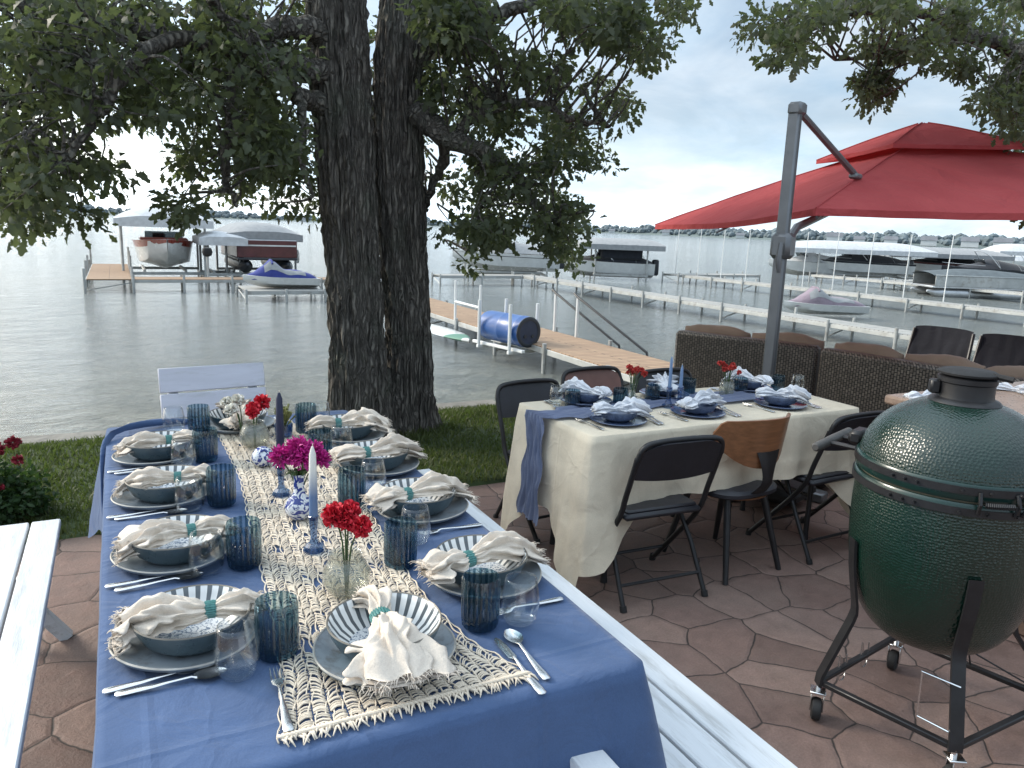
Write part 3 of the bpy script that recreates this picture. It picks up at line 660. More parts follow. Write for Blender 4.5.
for k in range(120):                     # the crown above the frame
    a = random.uniform(0, 2 * PI); r = 3.6 * math.sqrt(random.random())
    hid.append(Vector((1.2 + r * math.cos(a) * 1.1, 5.9 + r * math.sin(a) * .75, 4.7 + .10 * r + 3.0 * random.random() * (1 - (r / 4.2) ** 2))))
twigs(limbs, [c for c in cen if random.random() < .6], limbpts, .008, 1.1); twigs(limbs, random.sample(hid, 90), limbpts, .014, 4)
limbs.build('limb', M['limb_bark'], oak, 60, fix=False)
print('oak clusters', vis)
leaf_cloud('crown', [tuple(c) for c in cen] + [tuple(c) for c in hid], rad + [.34] * len(hid), 26, .066, M['oak_leaf'], oak)

# the second oak: its trunk stands outside the picture on the right
T2 = Vector((8.6, 2.3, 0)); oak2 = thing('oak_tree', 'oak whose leafy branches reach in above the red umbrella', 'tree')
bark_tube([T2 + Vector((0, 0, -.05)), T2 + Vector((-.05, .05, 1.2)), T2 + Vector((-.1, .1, 2.6)), T2 + Vector((.1, .1, 4.4)), T2 + Vector((.2, 0, 6.4))], [.30, .25, .23, .18, .05], seed=21, flare=fl(1), rows=90).build('trunk', M['bark'], oak2, 60)
limbs2 = MB(); lp2 = []
for pts, rad_ in [([T2 + Vector((-.1, .1, 2.7)), ony(1090, 62, 3.2), ony(1024, 52, 3.7), ony(985, 38, 3.9), ony(925, 40, 4.1), ony(880, 55, 4.3), ony(835, 60, 4.5)], [.14, .09, .07, .055, .04, .022, .01]),
                  ([ony(985, 38, 3.9), ony(930, 15, 4.2), ony(860, 12, 4.5), ony(790, 30, 4.7)], [.05, .04, .025, .01]),
                  ([T2 + Vector((-.1, .1, 2.4)), ony(1110, 110, 3.4), ony(1040, 105, 3.8), ony(990, 125, 4.0)], [.10, .06, .035, .012]),
                  ([ony(880, 55, 4.3), ony(876, 80, 4.3), ony(872, 105, 4.3)], [.018, .012, .006])]:
    q = smooth_path(pts, 5); rr = np.interp(np.linspace(0, 1, len(q)), np.linspace(0, 1, len(rad_)), rad_); limbs2.tube(q, list(rr), 8); lp2 += q
c2 = []
fill([(742, 40), (778, -10), (1034, -10), (1034, 42), (985, 40), (930, 62), (890, 56), (850, 62), (800, 58), (772, 80), (752, 62)], 135, 3.4, 5.6, c2)
fill([(860, 60), (890, 60), (888, 105), (878, 110), (864, 90)], 16, 4.1, 4.6, c2)
fill([(930, 50), (1034, 40), (1034, 70), (962, 78)], 16, 3.6, 4.6, c2)
fill([(962, 95), (1010, 68), (1034, 60), (1034, 160), (1000, 150), (966, 128)], 48, 3.4, 5.0, c2)
fill([(1012, 225), (1034, 215), (1034, 245), (1018, 240)], 5, 4.0, 4.6, c2)
h2 = [T2 + Vector((random.gauss(0, 1.5), random.gauss(0, 1.5), random.uniform(3.6, 7.0))) for k in range(110)]
twigs(limbs2, c2, lp2, .007, 1.2); limbs2.build('limb', M['limb_bark'], oak2, 60, fix=False)
leaf_cloud('crown', [tuple(c) for c in c2 + h2], list(np.random.uniform(.10, .17, len(c2))) + [.45] * len(h2), 30, .062, M['oak_leaf'], oak2)

# flowering bush by the left bench
bush = thing('flower_bush', 'dark green bush with crimson flower heads behind the two-plank bench', 'bush', (-.69, 4.66, -.03))
bs = MB(); bc = []
for k in range(70):
    a = random.uniform(0, 2 * PI); r = .30 * math.sqrt(random.random()); z = random.uniform(.05, .42) * (1 - (r / .40) ** 2) + .04
    p = Vector((r * math.cos(a), r * math.sin(a), z)); bc.append(p); bs.tube([(p.x * .2, p.y * .2, 0), (p.x * .7, p.y * .7, z * .6), p], .004, 5, False)
bs.build('stem', M['stem'], bush)
leaf_cloud('foliage', [tuple(p) for p in bc], [.085] * len(bc), 34, .042, M['bush_leaf'], bush)
bush.scale = (.9, .9, .86)
def blossom(mb, c, r, n, w=.35, up=.15, flat=.8):
    for k in range(n):
        z = 1 - 2 * (k + .5) / n; a = k * 2.39996; s = math.sqrt(1 - z * z)
        d = Vector((s * math.cos(a), s * math.sin(a), z * flat + up)) + Vector((random.uniform(-.2, .2), random.uniform(-.2, .2), random.uniform(-.2, .2)))
        d.normalize(); u = d.cross(Vector((random.uniform(-1, 1), random.uniform(-1, 1), random.uniform(-1, 1)))).normalized(); v = d.cross(u)
        L_ = r * random.uniform(.8, 1.1); c_ = Vector(c); ww = L_ * w * .5
        b0 = c_ + d * L_ * .25; m0 = c_ + d * L_ * .75 + v * L_ * .08; t0 = c_ + d * L_ + v * L_ * random.uniform(-.15, .15)
        mb.add([b0 - u * ww * .5, b0 + u * ww * .5, m0 + u * ww, t0 + u * ww * .55, t0 - u * ww * .55 + v * L_ * .1, m0 - u * ww], [(0, 1, 2, 5), (5, 2, 3, 4)])
for (x, y, z, r) in [(-.02, -.12, .40, .055), (.06, -.02, .48, .06), (-.08, -.02, .52, .05), (.15, .05, .50, .045), (.02, .12, .56, .05), (-.15, -.1, .45, .05), (.19, -.14, .44, .035), (-.05, -.22, .36, .05), (.09, -.2, .30, .03)]:
    f = MB(); blossom(f, (x, y, z), r, 60, .5); f.build('flower_head', M['crimson_petal'], bush, 0, fix=False)
# ================================================================ TABLES, CLOTHS, TABLEWARE
def drape(x0, x1, y0, y1, z, drop, flare, seed, rc=.03, amp=.02, wav=9.0, wrinkle=.0028, cornerdrop=.12, cornerflare=.06):
    """tablecloth: flat top with wrinkles, rounded edge, hanging sides in folds"""
    per = []
    def side(a, b, nrm_, n):
        for i in range(n): t = i / n; per.append((a[0] + (b[0] - a[0]) * t, a[1] + (b[1] - a[1]) * t, nrm_[0], nrm_[1]))
    def corner(cx, cy, a0):
        for i in range(10): a = a0 + PI / 2 * i / 10; per.append((cx + rc * math.cos(a), cy + rc * math.sin(a), math.cos(a), math.sin(a)))
    nx, ny = max(8, int((x1 - x0) / .025)), max(8, int((y1 - y0) / .025))
    side((x0 + rc, y0), (x1 - rc, y0), (0, -1), nx); corner(x1 - rc, y0 + rc, -PI / 2)
    side((x1, y0 + rc), (x1, y1 - rc), (1, 0), ny); corner(x1 - rc, y1 - rc, 0)
    side((x1 - rc, y1), (x0 + rc, y1), (0, 1), nx); corner(x0 + rc, y1 - rc, PI / 2)
    side((x0, y1 - rc), (x0, y0 + rc), (-1, 0), ny); corner(x0 + rc, y0 + rc, PI)
    n = len(per); cx, cy = (x0 + x1) / 2, (y0 + y1) / 2
    def cf(x, y): # closeness to a corner
        d = min(math.hypot(x - a, y - b) for a in (x0, x1) for b in (y0, y1)); return math.exp(-(d / .16) ** 2)
    rows = []
    ins = [1.0, .97, .9, .8, .68, .55, .42, .28, .14, .03]
    for s in reversed(ins):
        row = []
        for (x, y, a, b) in per:
            # shrink toward the middle line so that the rings stay even
            px = cx + (x - cx) * s if s > 0 else cx; py = cy + (y - cy) * s
            row.append((px, py, z + wrinkle * (noise.noise((px * 5, py * 5, seed)) * 1.2 + noise.noise((px * 14, py * 9, seed + 2)) * .7) * (1 if s < .99 else .3)))
        rows.append(row)
    m = 18
    for j in range(1, m + 1):
        t = j / m; row = []
        for k, (x, y, a, b) in enumerate(per):
            c = cf(x, y); dp = drop(x, y, a, b) + cornerdrop * c; fl_ = flare + cornerflare * c
            fold = amp * (1 + 1.2 * c) * t ** 1.2 * (noise.noise((x * wav, y * wav, seed)) * 1.3 + .7 * noise.noise((x * wav * 2.4, y * wav * 2.4, seed + 5)) + .25 * noise.noise((x * 4, y * 4, t * 5 + seed)))
            o = .006 * min(1, t * 6) + fl_ * t + fold
            row.append((x + a * o, y + b * o, z - .004 * min(1, t * 8) - (dp - .004) * t + .004 * noise.noise((x * 30, y * 30, seed)) * t))
        rows.append(row)
    mb = MB().grid(rows, True); mb.f.append(tuple(range(n)))
    return mb

TZ = .75
t1 = thing('picnic_table', 'white wooden picnic table hidden beneath the blue cloth', 'table', (.42, 2.3, 0))
MB().box((0, 0, .728), (.96, 2.30, .034), .005).build('tabletop', M['white_paint'], t1)
for sx_ in (-.36, .36):
    for sy_ in (-.98, .98): MB().box((sx_, sy_, .354), (.08, .08, .706), .006).build('leg', M['white_paint'], t1)
for sy_ in (-.98, .98): MB().box((0, sy_, .62), (.62, .04, .09), .004).build('crossbar', M['white_paint'], t1)
bc1 = drape(-.08, .92, 1.125, 3.475, TZ, lambda x, y, a, b: .34, .02, 3, rc=.028, amp=.016, wav=4.0, cornerdrop=.12, cornerflare=.09)
bcl = bc1.build('tablecloth', M['blue_cloth'], ang=0); bcl.data.shade_smooth()
tag(bcl, 'plain blue cloth covering the long table set with cream napkins', 'tablecloth')
# the lifted edge of the cloth at the far left corner
fe = []
for i in range(15):
    t = i / 14; p = [Vector((.24, 3.44, .758)), Vector((.08, 3.40, .772)), Vector((-.06, 3.28, .768)), Vector((-.095, 3.10, .70)), Vector((-.098, 2.90, .52))]
    sp = smooth_path(p, 4); q = sp[min(len(sp) - 1, int(t * (len(sp) - 1)))]
    wv = .024 * math.sin(PI * min(1, .15 + t)) + .008; row = []
    for k in range(9):
        a = -.3 + 1.25 * PI * k / 8; row.append((q.x + wv * math.cos(a) * .6, q.y + wv * math.cos(a) * .8, q.z + wv * .55 * math.sin(a)))
    fe.append(row)
fo = MB().grid(fe).build('turned_edge', M['blue_cloth'], bcl, 0); fo.data.shade_smooth()

# benches and the two white chairs of the same set
def bench(name, label, xo, y0, y1, rz=0):
    b = thing(name, label, 'bench', (xo, (y0 + y1) / 2, 0), 0, None); L_ = y1 - y0
    for k in (-1, 0, 1): MB().box((k * .105, 0, .437), (.096, L_, .028), .004).build('seat_plank', M['white_paint'], b)
    for sy_ in (-1, 1):
        MB().box((0, sy_ * (L_ / 2 - .17), .395), (.28, .06, .05), .004).build('batten', M['white_paint'], b)
        for sx_ in (-1, 1): MB().tube([(-sx_ * .13, sy_ * (L_ / 2 - .08) - .022 * sx_, .41), (sx_ * .15, sy_ * (L_ / 2 - .08) - .022 * sx_, .0)], .030, 4, True).build('leg', M['white_paint'], b)
    MB().box((0, 0, .30), (.05, L_ - .5, .05), .004).build('stretcher', M['white_paint'], b)
    return b
bench('wooden_bench', 'white plank bench on the patio beside the flower bush', -.409, 1.05, 3.28)
bench('wooden_bench', 'long white plank bench between the blue table and the black folding chairs', 1.148, .98, 3.36)
def white_chair(label, loc, rz, tilt=16):
    c = thing('garden_chair', label, 'chair', loc, rz); Wd = .58
    for k in range(4): MB().box((0, .24 - k * .115, .41 - .008 * k), (Wd - .06, .105, .022), .004).build('seat_plank', M['white_paint_x'], c)
    ta = R(tilt); rot = Matrix.Rotation(ta, 3, 'X')
    for k in range(4):
        h = .07 + k * .135; MB().box((0, -.22 - math.sin(ta) * h, .40 + math.cos(ta) * h), (Wd - .05, .02, .127), .004, rot).build('back_plank', M['white_paint_x'], c)
    for s in (-1, 1):
        MB().box((s * (Wd / 2 - .09), -.245 - math.sin(ta) * .24, .40 + math.cos(ta) * .24), (.05, .022, .56), .003, rot).build('back_batten', M['white_paint'], c)
        MB().box((s * Wd / 2, .02, .60), (.075, .60, .026), .004).build('armrest', M['white_paint'], c)
        MB().box((s * Wd / 2, .24, .293), (.05, .05, .586), .004).build('leg', M['white_paint'], c)
        MB().box((s * Wd / 2, -.24, .293), (.05, .05, .586), .004).build('leg', M['white_paint'], c)
        MB().box((s * (Wd / 2 - .035), 0, .375), (.022, .56, .07), .003).build('seat_rail', M['white_paint'], c)
    return c
white_chair('white slatted wooden chair at the lake end of the blue table', (.445, 3.92, -.075), PI + R(5), 14)
white_chair('white wooden chair whose arm tip shows below the near hem of the blue cloth', (.475, .80, 0), 0)

# macrame runner: herringbone columns of knotted cord
def runner():
    mb = MB(); y0, y1 = 1.185, 3.36
    ys = [1.17, 1.36, 1.60, 1.8, 2.1, 2.6, 3.0, 3.4]; xl = [.195, .235, .262, .275, .292, .33, .33, .32]; xr = [.685, .615, .600, .612, .635, .665, .655, .63]
    def X(u, y):
        a = np.interp(y, ys, xl); b = np.interp(y, ys, xr); return a + (b - a) * u + .004 * noise.noise((u * 5, y * 9, 1))
    Z0 = TZ + .0045; NC = 16
    def zz(u, y): return Z0 + .0016 * noise.noise((u * 11, y * 30, 4))
    ny = 170
    for c in range(NC + 1):                # long cords between the columns
        for q in (-1, 1):
            pts = []
            for i in range(ny + 1):
                y = y0 + (y1 - y0) * i / ny; u = c / NC + q * .010 + q * .007 * math.sin(i * 1.3 + c)
                pts.append((X(u, y), y, zz(u, y) + .002 * math.cos(i * 1.3 + c) * q))
            mb.tube(pts, .0018, 4, True)
    step = .0086; y = y0 + .01; row = 0
    while y < y1 - .03:
        dense = y < 1.27 or (1.60 < y < 1.66) or (2.2 < y < 2.27) or (2.8 < y < 2.87)
        for c in range(NC):
            sg = 1 if c % 2 else -1
            if not dense and noise.noise((c * 1.7, y * 16, 8)) < -.42: continue
            u0, u1 = c / NC + .004, (c + 1) / NC - .004; dy = .020 * sg if not dense else .006 * sg
            jit = random.uniform(-.005, .005); pts = []
            for k in range(5):
                t = k / 4; u = u0 + (u1 - u0) * t; yy = y + dy * (t - .5) + jit + .004 * math.sin(PI * t)
                pts.append((X(u, yy), yy, zz(u, yy) + .0022 * math.sin(PI * t)))
            mb.tube(pts, random.uniform(.0016, .0022), 5, True)
        y += step * (.62 if dense else random.uniform(.85, 1.25)); row += 1
    o = mb.build('table_runner', M['cord'], ang=0, fix=False); o.data.shade_smooth()
    fr = MB(); fr2 = MB()
    for k in range(130):                    # short ragged fringe at both ends
        u = k / 129; y = 1.19; x = X(u, y); a = random.uniform(-.8, .8); l = random.uniform(.008, .030)
        fr.tube([(x, y, Z0 + .002), (x + l * .5 * a, y - l * .5, Z0 + .004 + random.uniform(0, .003)), (x + l * a, y - l, Z0)], [.0028, .0024, .001], 4, True)
        if k % 2 == 0: fr.tube([(x - .005, y + .006, Z0 + .004), (x, y - .002, Z0 + .007), (x + .006, y - .004, Z0 + .004)], .0032, 5)
        y = 3.355; x = X(u, y); fr2.tube([(x, y, Z0), (x + .01 * a, y + l * .8, Z0)], [.003, .0014], 4, True)
    for q in (fr, fr2): f = q.build('fringe', M['cord'], o, 0, fix=False); f.data.shade_smooth()
    return o
tag(runner(), 'cream knotted macrame runner along the middle of the blue table', 'table runner')

# ---- masters
def wob(amp, ph, n1=3):
    return lambda a, j, r, z: (r * (1 + amp * math.sin(n1 * a + ph) + amp * .7 * math.sin(2 * a + ph * 2)), z + r * amp * .25 * math.sin(2 * a + ph))
def lathe_obj(name, prof, mat, n=48, fn=None, ang=60):
    o = MB().lathe(prof, n, fn=fn).build(name, mat, ang=ang); return o
plate_o = lathe_obj('dinner_plate', [(.0, .006), (.09, .006), (.118, .010), (.136, .019), (.1405, .022), (.142, .0195), (.138, .013), (.12, .004), (.085, .0), (.0, .0)], M['stoneware'], 64, wob(.016, 1.0)); plate_o['category'] = 'plate'
MB().lathe([(.1385, .0222), (.1408, .0236), (.1428, .0208), (.1412, .0195)], 64, fn=wob(.016, 1.0)).build('rim', pm('plate_rim', (.42, .40, .36), .35, var=.3, vs=30), plate_o)
bowl_o = lathe_obj('bowl', [(.0, .006), (.050, .006), (.066, .010), (.084, .024), (.098, .044), (.1045, .0575), (.1062, .0582)], M['bowl_in'], 64); bowl_o['category'] = 'bowl'
MB().lathe([(.1062, .0582), (.1075, .0565), (.1030, .042), (.090, .018), (.070, .002), (.066, .0), (.0, .0)], 64).build('outside', M['bowl_out'], bowl_o)
MB().lathe([(.1040, .0572), (.1062, .0590), (.1080, .0564)], 64).build('rim', pm('bowl_rim', (.16, .145, .12), .4), bowl_o)
ring_o = bpy.data.objects.new('napkin_ring', None)
def ring_mesh():
    mb = MB()
    for k in range(22):
        a = 2 * PI * k / 22; c = Vector((.021 * math.cos(a), 0, .0175 * math.sin(a)))
        mb.tube([c + Vector((0, -.013, 0)), c + Vector((0, -.006, 0)) * 1, c + Vector((0, 0.0, 0)), c + Vector((0, .006, 0)), c + Vector((0, .013, 0))], [.0018, .0034, .0027, .0034, .0018], 6)
    mb.lathe([(.0195, -.009), (.0195, .009), (.0208, .009), (.0208, -.009), (.0195, -.009)], 24)
    nv = len(mb.v) - 5 * 24
    for i in range(nv, len(mb.v)): x, y, z = mb.v[i]; mb.v[i] = (x, z, y * .84)
    return mb
ring_o = ring_mesh().build('napkin_ring', M['teal'], ang=50); ring_o['category'] = 'napkin ring'
def napkin(seed, mat, fan=.085, fr=True, name='napkin', tail=.05, fluff=.0):
    rnd = random.Random(seed); nu, nv = 72, 110; rows = []
    ph = [rnd.uniform(0, 6.28) for _ in range(6)]
    for i in range(nu + 1):
        u = i / nu; y = -.175 + .335 * u; yr = .035                # ring at y = .035
        d = y - yr
        if d < 0:
            t = min(1, -d / .21); s = t ** .75; wdt = .0165 + (fan - .0165) * s ** 1.05; tk = .0155 + .022 * math.sin(PI * min(1, t * 1.05)) + fluff * s
        else:
            t = min(1, d / .125); s = math.sin(min(1, t * 1.15) * PI / 2); wdt = .0165 + (tail - .0165) * s; tk = .0155 + .018 * math.sin(PI * min(1, t * .85)) * (1 if t < .9 else .8)
        near = math.exp(-(d / .02) ** 2); row = []
        curve = -.030 * max(0, (-d - .12) / .09) ** 1.6 if d < 0 else -.012 * max(0, (d - .085) / .05)
        side = .012 * math.sin(y * 19 + ph[0])
        for k in range(nv):
            a = 2 * PI * k / nv
            pl = 1 + (.30 * (1 - .6 * near)) * math.sin(9 * a + ph[1] + 2.2 * math.sin(y * 20 + ph[2])) * (.5 + .5 * s) + .12 * math.sin(17 * a + ph[3] + y * 30) + .22 * noise.noise((math.cos(a) * 2.2 + seed, math.sin(a) * 2.2, y * 26)) + .10 * noise.noise((math.cos(a) * 7 + seed, math.sin(a) * 7, y * 60))
            pl2 = 1 + .65 * (1 - near) * noise.noise((math.cos(a) * 2.3 + seed, y * 26, 5))
            xx = wdt * math.cos(a) * pl * pl2 + side * (1 - near); zz = tk * math.sin(a) * pl
            if zz < 0: zz *= .35 + .4 * near
            zz += curve * (1 + .25 * noise.noise((xx * 30, seed, 1)))
            yy = y + (.012 * noise.noise((xx * 22, seed, 3)) + .010 * math.sin(xx * 95 + ph[4])) * (1 - near) * s
            row.append((xx, yy, zz + .016))
        rows.append(row)
    mb = MB().grid(rows, True); mb.f.append(tuple(range(nv))); mb.f.append(tuple(range(nu * nv, nu * nv + nv)))
    o = mb.build(name, mat, ang=0, fix=False); o.data.shade_smooth(); o['category'] = 'napkin'
    if fr:
        for row, sg in ((rows[0], -1), (rows[-1], 1)):
            f = MB()
            for k in range(0, nv):
                if sg > 0 and k % 2: continue
                p = Vector(row[k]); l = rnd.uniform(.008, .022); e = p + Vector((rnd.uniform(-.6, .6) * l + p.x * .08, sg * l * .8, rnd.uniform(-.45, .2) * l))
                f.tube([p, p.lerp(e, .5) + Vector((rnd.uniform(-.002, .002), 0, .002)), e], [.0012, .001, .0005], 4, False)
            f.build('fringe', mat, o, 0, fix=False)
    return o
nap = [napkin(s, M['napkin'], fan=fn_, fluff=fl_, tail=tl) for s, fn_, fl_, tl in ((1, .080, .0, .030), (5, .066, .014, .044), (9, .056, .010, .050), (13, .074, .018, .036), (17, .062, .008, .054))]
def tumbler_mesh(r=.042, h=.118, n=72, ribs=18):
    def fn(a, j, rr, z): return (rr * (1 + (.035 * abs(math.sin(a * ribs / 2)) - .015 if (0 < j < 6) else 0)), z)
    out = [(.0, .0), (r * .86, .0), (r * .95, .006), (r * .99, .03), (r, h * .6), (r * .99, h * .93), (r * .955, h), (r * .93, h - .0005), (r * .90, h * .9), (r * .90, .02), (r * .8, .012), (0, .012)]
    return MB().lathe(out, n, fn=lambda a, j, rr, z: (rr * (1 + (.075 * abs(math.sin(a * ribs / 2)) - .045 if 1 < j < 6 else (.02 * abs(math.sin(a * ribs / 2)) if 7 < j < 10 else 0))), z))
tum_o = tumbler_mesh().build('tumbler', M['tumbler'], ang=50); tum_o['category'] = 'tumbler'
tum2_o = tumbler_mesh(.034, .078, 54).build('tumbler', M['tumbler'], ang=50); tum2_o['category'] = 'tumbler'
clr_o = MB().lathe([(0, 0), (.026, 0), (.034, .004), (.0405, .02), (.043, .045), (.0415, .07), (.037, .095), (.0345, .105), (.0335, .1055), (.0328, .1045), (.0352, .094), (.0398, .07), (.0412, .045), (.0387, .022), (.032, .008), (0, .007)], 48).build('wine_glass', M['clear_glass'], ang=60)
clr_o['category'] = 'glass'
def cutlery(kind):
    mb = MB(); L_ = {'knife': .215, 'fork': .195, 'spoon': .19}[kind]
    hl = .105 if kind != 'knife' else .10; rows = []
    def strip(pts):   # (y, half width, z, thickness)
        rs = []
        for (y, hw, z, th) in pts: rs.append([(-hw, y, z), (-hw * .6, y, z + th), (hw * .6, y, z + th), (hw, y, z), (hw * .6, y, z - th * .4), (-hw * .6, y, z - th * .4)])
        m = MB().grid(rs, True); m.f.append(tuple(range(6))); k = (len(rs) - 1) * 6; m.f.append(tuple(range(k, k + 6))); mb.add(m.v, m.f)
    strip([(-.095, .004, .003, .001), (-.092, .0085, .003, .0018), (-.075, .009, .003, .002), (-.03, .006, .004, .002), (.0, .0035, .006, .002), (.035, .003, .008, .002)] + ([(.045, .0055, .006, .0015)] if kind != 'knife' else []))
    if kind == 'knife': strip([(.03, .004, .007, .002), (.04, .009, .005, .0012), (.09, .0095, .004, .001), (.115, .007, .003, .0008), (.122, .002, .003, .0006)])
    if kind == 'spoon':
        rs = []
        for i in range(9):
            t = i / 8; y = .04 + .058 * t; hw = .0195 * math.sin(PI * (.10 + .86 * t)) ** .75; dz = .0065 * math.sin(PI * t)
            rs.append([(hw * q, y, .007 + .001 * t - dz * (1 - q * q) + (.001 if abs(q) == 1 else 0)) for q in (-1, -.7, -.35, 0, .35, .7, 1)])
        m = MB().grid(rs); mb.add(m.v, m.f)
    if kind == 'fork':
        strip([(.04, .004, .007, .0015), (.05, .0105, .005, .0012), (.06, .012, .0045, .0012), (.066, .012, .0045, .0012)])
        for x in (-.0102, -.0034, .0034, .0102): mb.tube([(x, .064, .0045), (x, .085, .0035), (x * .95, .105, .007)], [.0019, .0017, .0007], 6)
    o = mb.build(kind, M['steel'], ang=50); o['category'] = kind; return o
knife_o, fork_o, spoon_o = cutlery('knife'), cutlery('fork'), cutlery('spoon')
K = {k: Kit(o) for k, o in dict(plate=plate_o, bowl=bowl_o, ring=ring_o, tum=tum_o, tum2=tum2_o, clr=clr_o, knife=knife_o, fork=fork_o, spoon=spoon_o).items()}
NK = [Kit(o) for o in nap]
G1 = 'place settings on the blue table'
ZP = TZ + .004
def setting(x, y, rz, where, nk, zx=0, ring_on=True, fork=(-.17, -.03), knife=(.15, -.045), spoon=(.172, -.03), sw=1.0, jit=0.0, nsc=1.0):
    c, s = math.cos(rz), math.sin(rz)
    def P(lx, ly, z): return (x + lx * c - ly * s, y + lx * s + ly * c, z)
    q = random.uniform(-.16, .16)
    K['plate'].put('grey stoneware dinner plate ' + where, P(0, 0, ZP + zx), rz + random.uniform(0, 6), group='dinner plates on the blue table')
    K['bowl'].put('striped bowl ' + where, P(.004, .012, ZP + .0075 + zx), rz + random.uniform(0, 6), 1.08, group='bowls on the blue table')
    NK[nk].put('cream fringed napkin ' + where, P(0, .018 if zx == 0 else -.005, ZP + .047 + zx), rz + q, nsc, group='napkins on the blue table')
    K['ring'].put('teal beaded ring on napkin ' + where, P(-.035 * math.sin(q), (.018 if zx == 0 else -.005) + .035 * nsc, ZP + .064 + zx), rz + q, nsc * 1.06, group='napkin rings on the blue table')
    K['fork'].put('steel fork ' + where, P(*fork, ZP + (.006 if zx else 0)), rz + random.uniform(-.05, .05), group='forks on the blue table')
    K['knife'].put('steel knife ' + where, P(*knife, ZP), rz + random.uniform(-.04, .04), group='knives on the blue table')
    K['spoon'].put('steel spoon ' + where, P(*spoon, ZP), rz + random.uniform(-.10, .02), group='spoons on the blue table')
ordn = ['first', 'second', 'third', 'fourth']
for i, y in enumerate((1.585, 2.035, 2.505, 2.955)):
    setting(.083, y, -PI / 2, ordn[i] + ' from the fringed runner end, beside the lawn bush side', [3, 1, 2, 4][i], knife=(.125, -.06), spoon=(.150, -.04), nsc=[.82, .80, .78, .78][i])
    K['tum'].put('ribbed blue tumbler ' + ordn[i] + ' from the fringed runner end, lawn bush side', (.243, y - .12 if i < 3 else 2.862, ZP), random.random() * 6, group='tall blue tumblers on the blue table')
    K['clr'].put('clear stemless glass ' + ordn[i] + ' from the fringed runner end, lawn bush side', ((.160, .152, .150, .165)[i], (1.42, 1.905, 2.36, 2.79)[i], ZP), 0, group='clear glasses on the blue table')
for i, y in enumerate((1.605, 2.10, 2.56, 2.985)):
    setting((.775, .79, .80, .81)[i], y, PI / 2, ordn[i] + ' from the fringed runner end, facing the cream table', [2, 4, 1, 3][i], nsc=.92)
    K['tum'].put('ribbed blue tumbler ' + ordn[i] + ' from the fringed runner end, cream table side', ((.607, .606, .618, .66)[i], (1.765, 2.228, 2.70, 3.13)[i], ZP), random.random() * 6, group='tall blue tumblers on the blue table')
    K['clr'].put('clear stemless glass ' + ordn[i] + ' from the fringed runner end, cream table side', ((.690, .705, .72, .735)[i], (1.885, 2.33, 2.79, 3.2)[i], ZP), 0, group='clear glasses on the blue table')
setting(.437, 1.368, R(-2), 'lying on the fringed end of the macrame runner', 0, zx=.008, fork=(-.215, -.085), knife=(.240, -.145), spoon=(.272, -.105), nsc=.92)
K['tum'].put('ribbed blue tumbler beside the spoon near the fringed runner end', (.668, 1.405, ZP), 1, group='tall blue tumblers on the blue table')
K['clr'].put('clear stemless glass above the spoon near the fringed runner end', (.757, 1.385, ZP), 0, group='clear glasses on the blue table')
setting(.415, 3.29, PI, 'in front of the white slatted chair', 1)
K['tum'].put('ribbed blue tumbler in front of the white slatted chair', (.255, 3.235, ZP), 2, group='tall blue tumblers on the blue table')
K['clr'].put('clear stemless glass in front of the white slatted chair', (.165, 3.29, ZP), 0, group='clear glasses on the blue table')

# ---- centrepieces
def flowers(name, label, loc, heads, mat, rz=0, cat='flowers', petals=90, wd=.5):
    f = thing(name, label, cat, loc, rz)
    for (x, y, z, r) in heads:
        MB().tube(smooth_path([(x * .05, y * .05, -.10), (x * .35, y * .35, z * .3), (x, y, z)], 3), .0022, 5).build('flower_stem', M['stem'], f)
        b = MB(); blossom(b, (x, y, z + r * .2), r, petals, wd, .25); b.build('flower_head', mat, f, 0, fix=False)
    return f
ZR = TZ + .010
def vase(name, label, loc, prof, mat, n=40, fn=None):
    o = MB().lathe(prof, n, fn=fn).build(name, mat, ang=60); place(o, loc); return tag(o, label, 'vase')
globe = [(0, 0), (.03, 0), (.045, .01), (.056, .03), (.055, .055), (.043, .08), (.036, .092), (.039, .098), (.036, .097), (.033, .09), (.040, .078), (.052, .054), (.052, .03), (.042, .013), (0, .008)]
vase('glass_vase', 'round pebbled clear glass vase near the dipped candle', (.437, 1.66, ZR), globe, M['pebbled_glass'])
flowers('carnations', 'red carnations in the round pebbled glass vase', (.437, 1.66, ZR + .10), [(-.022, .012, .085, .031), (.012, .010, .092, .026), (.028, -.03, .066, .027), (-.004, -.006, .078, .026)], M['red_petal'], petals=130)
vase('glass_vase', 'round clear glass vase by the white slatted chair', (.43, 2.97, ZR), globe, M['pebbled_glass'])
flowers('carnations', 'red carnations in the vase by the white slatted chair', (.43, 2.97, ZR + .10), [(0, .0, .04, .03), (.035, .02, .06, .032), (-.01, -.03, .035, .026)], M['red_petal'], petals=110)
flowers('carnations', 'white blossoms beside the red carnations near the white slatted chair', (.40, 3.06, ZR + .10), [(-.04, .0, .02, .028), (-.01, .03, .05, .028), (-.05, .05, .04, .026)], M['white_petal'], petals=90)
vase('ginger_jar', 'small round blue and white porcelain bud vase with long neck', (.433, 2.165, ZR), [(0, 0), (.02, 0), (.026, .004), (.040, .022), (.0425, .042), (.034, .060), (.020, .072), (.0155, .085), (.0150, .125), (.018, .136), (.015, .137), (.012, .125), (.012, .09), (0, .088)], M['chintz'])
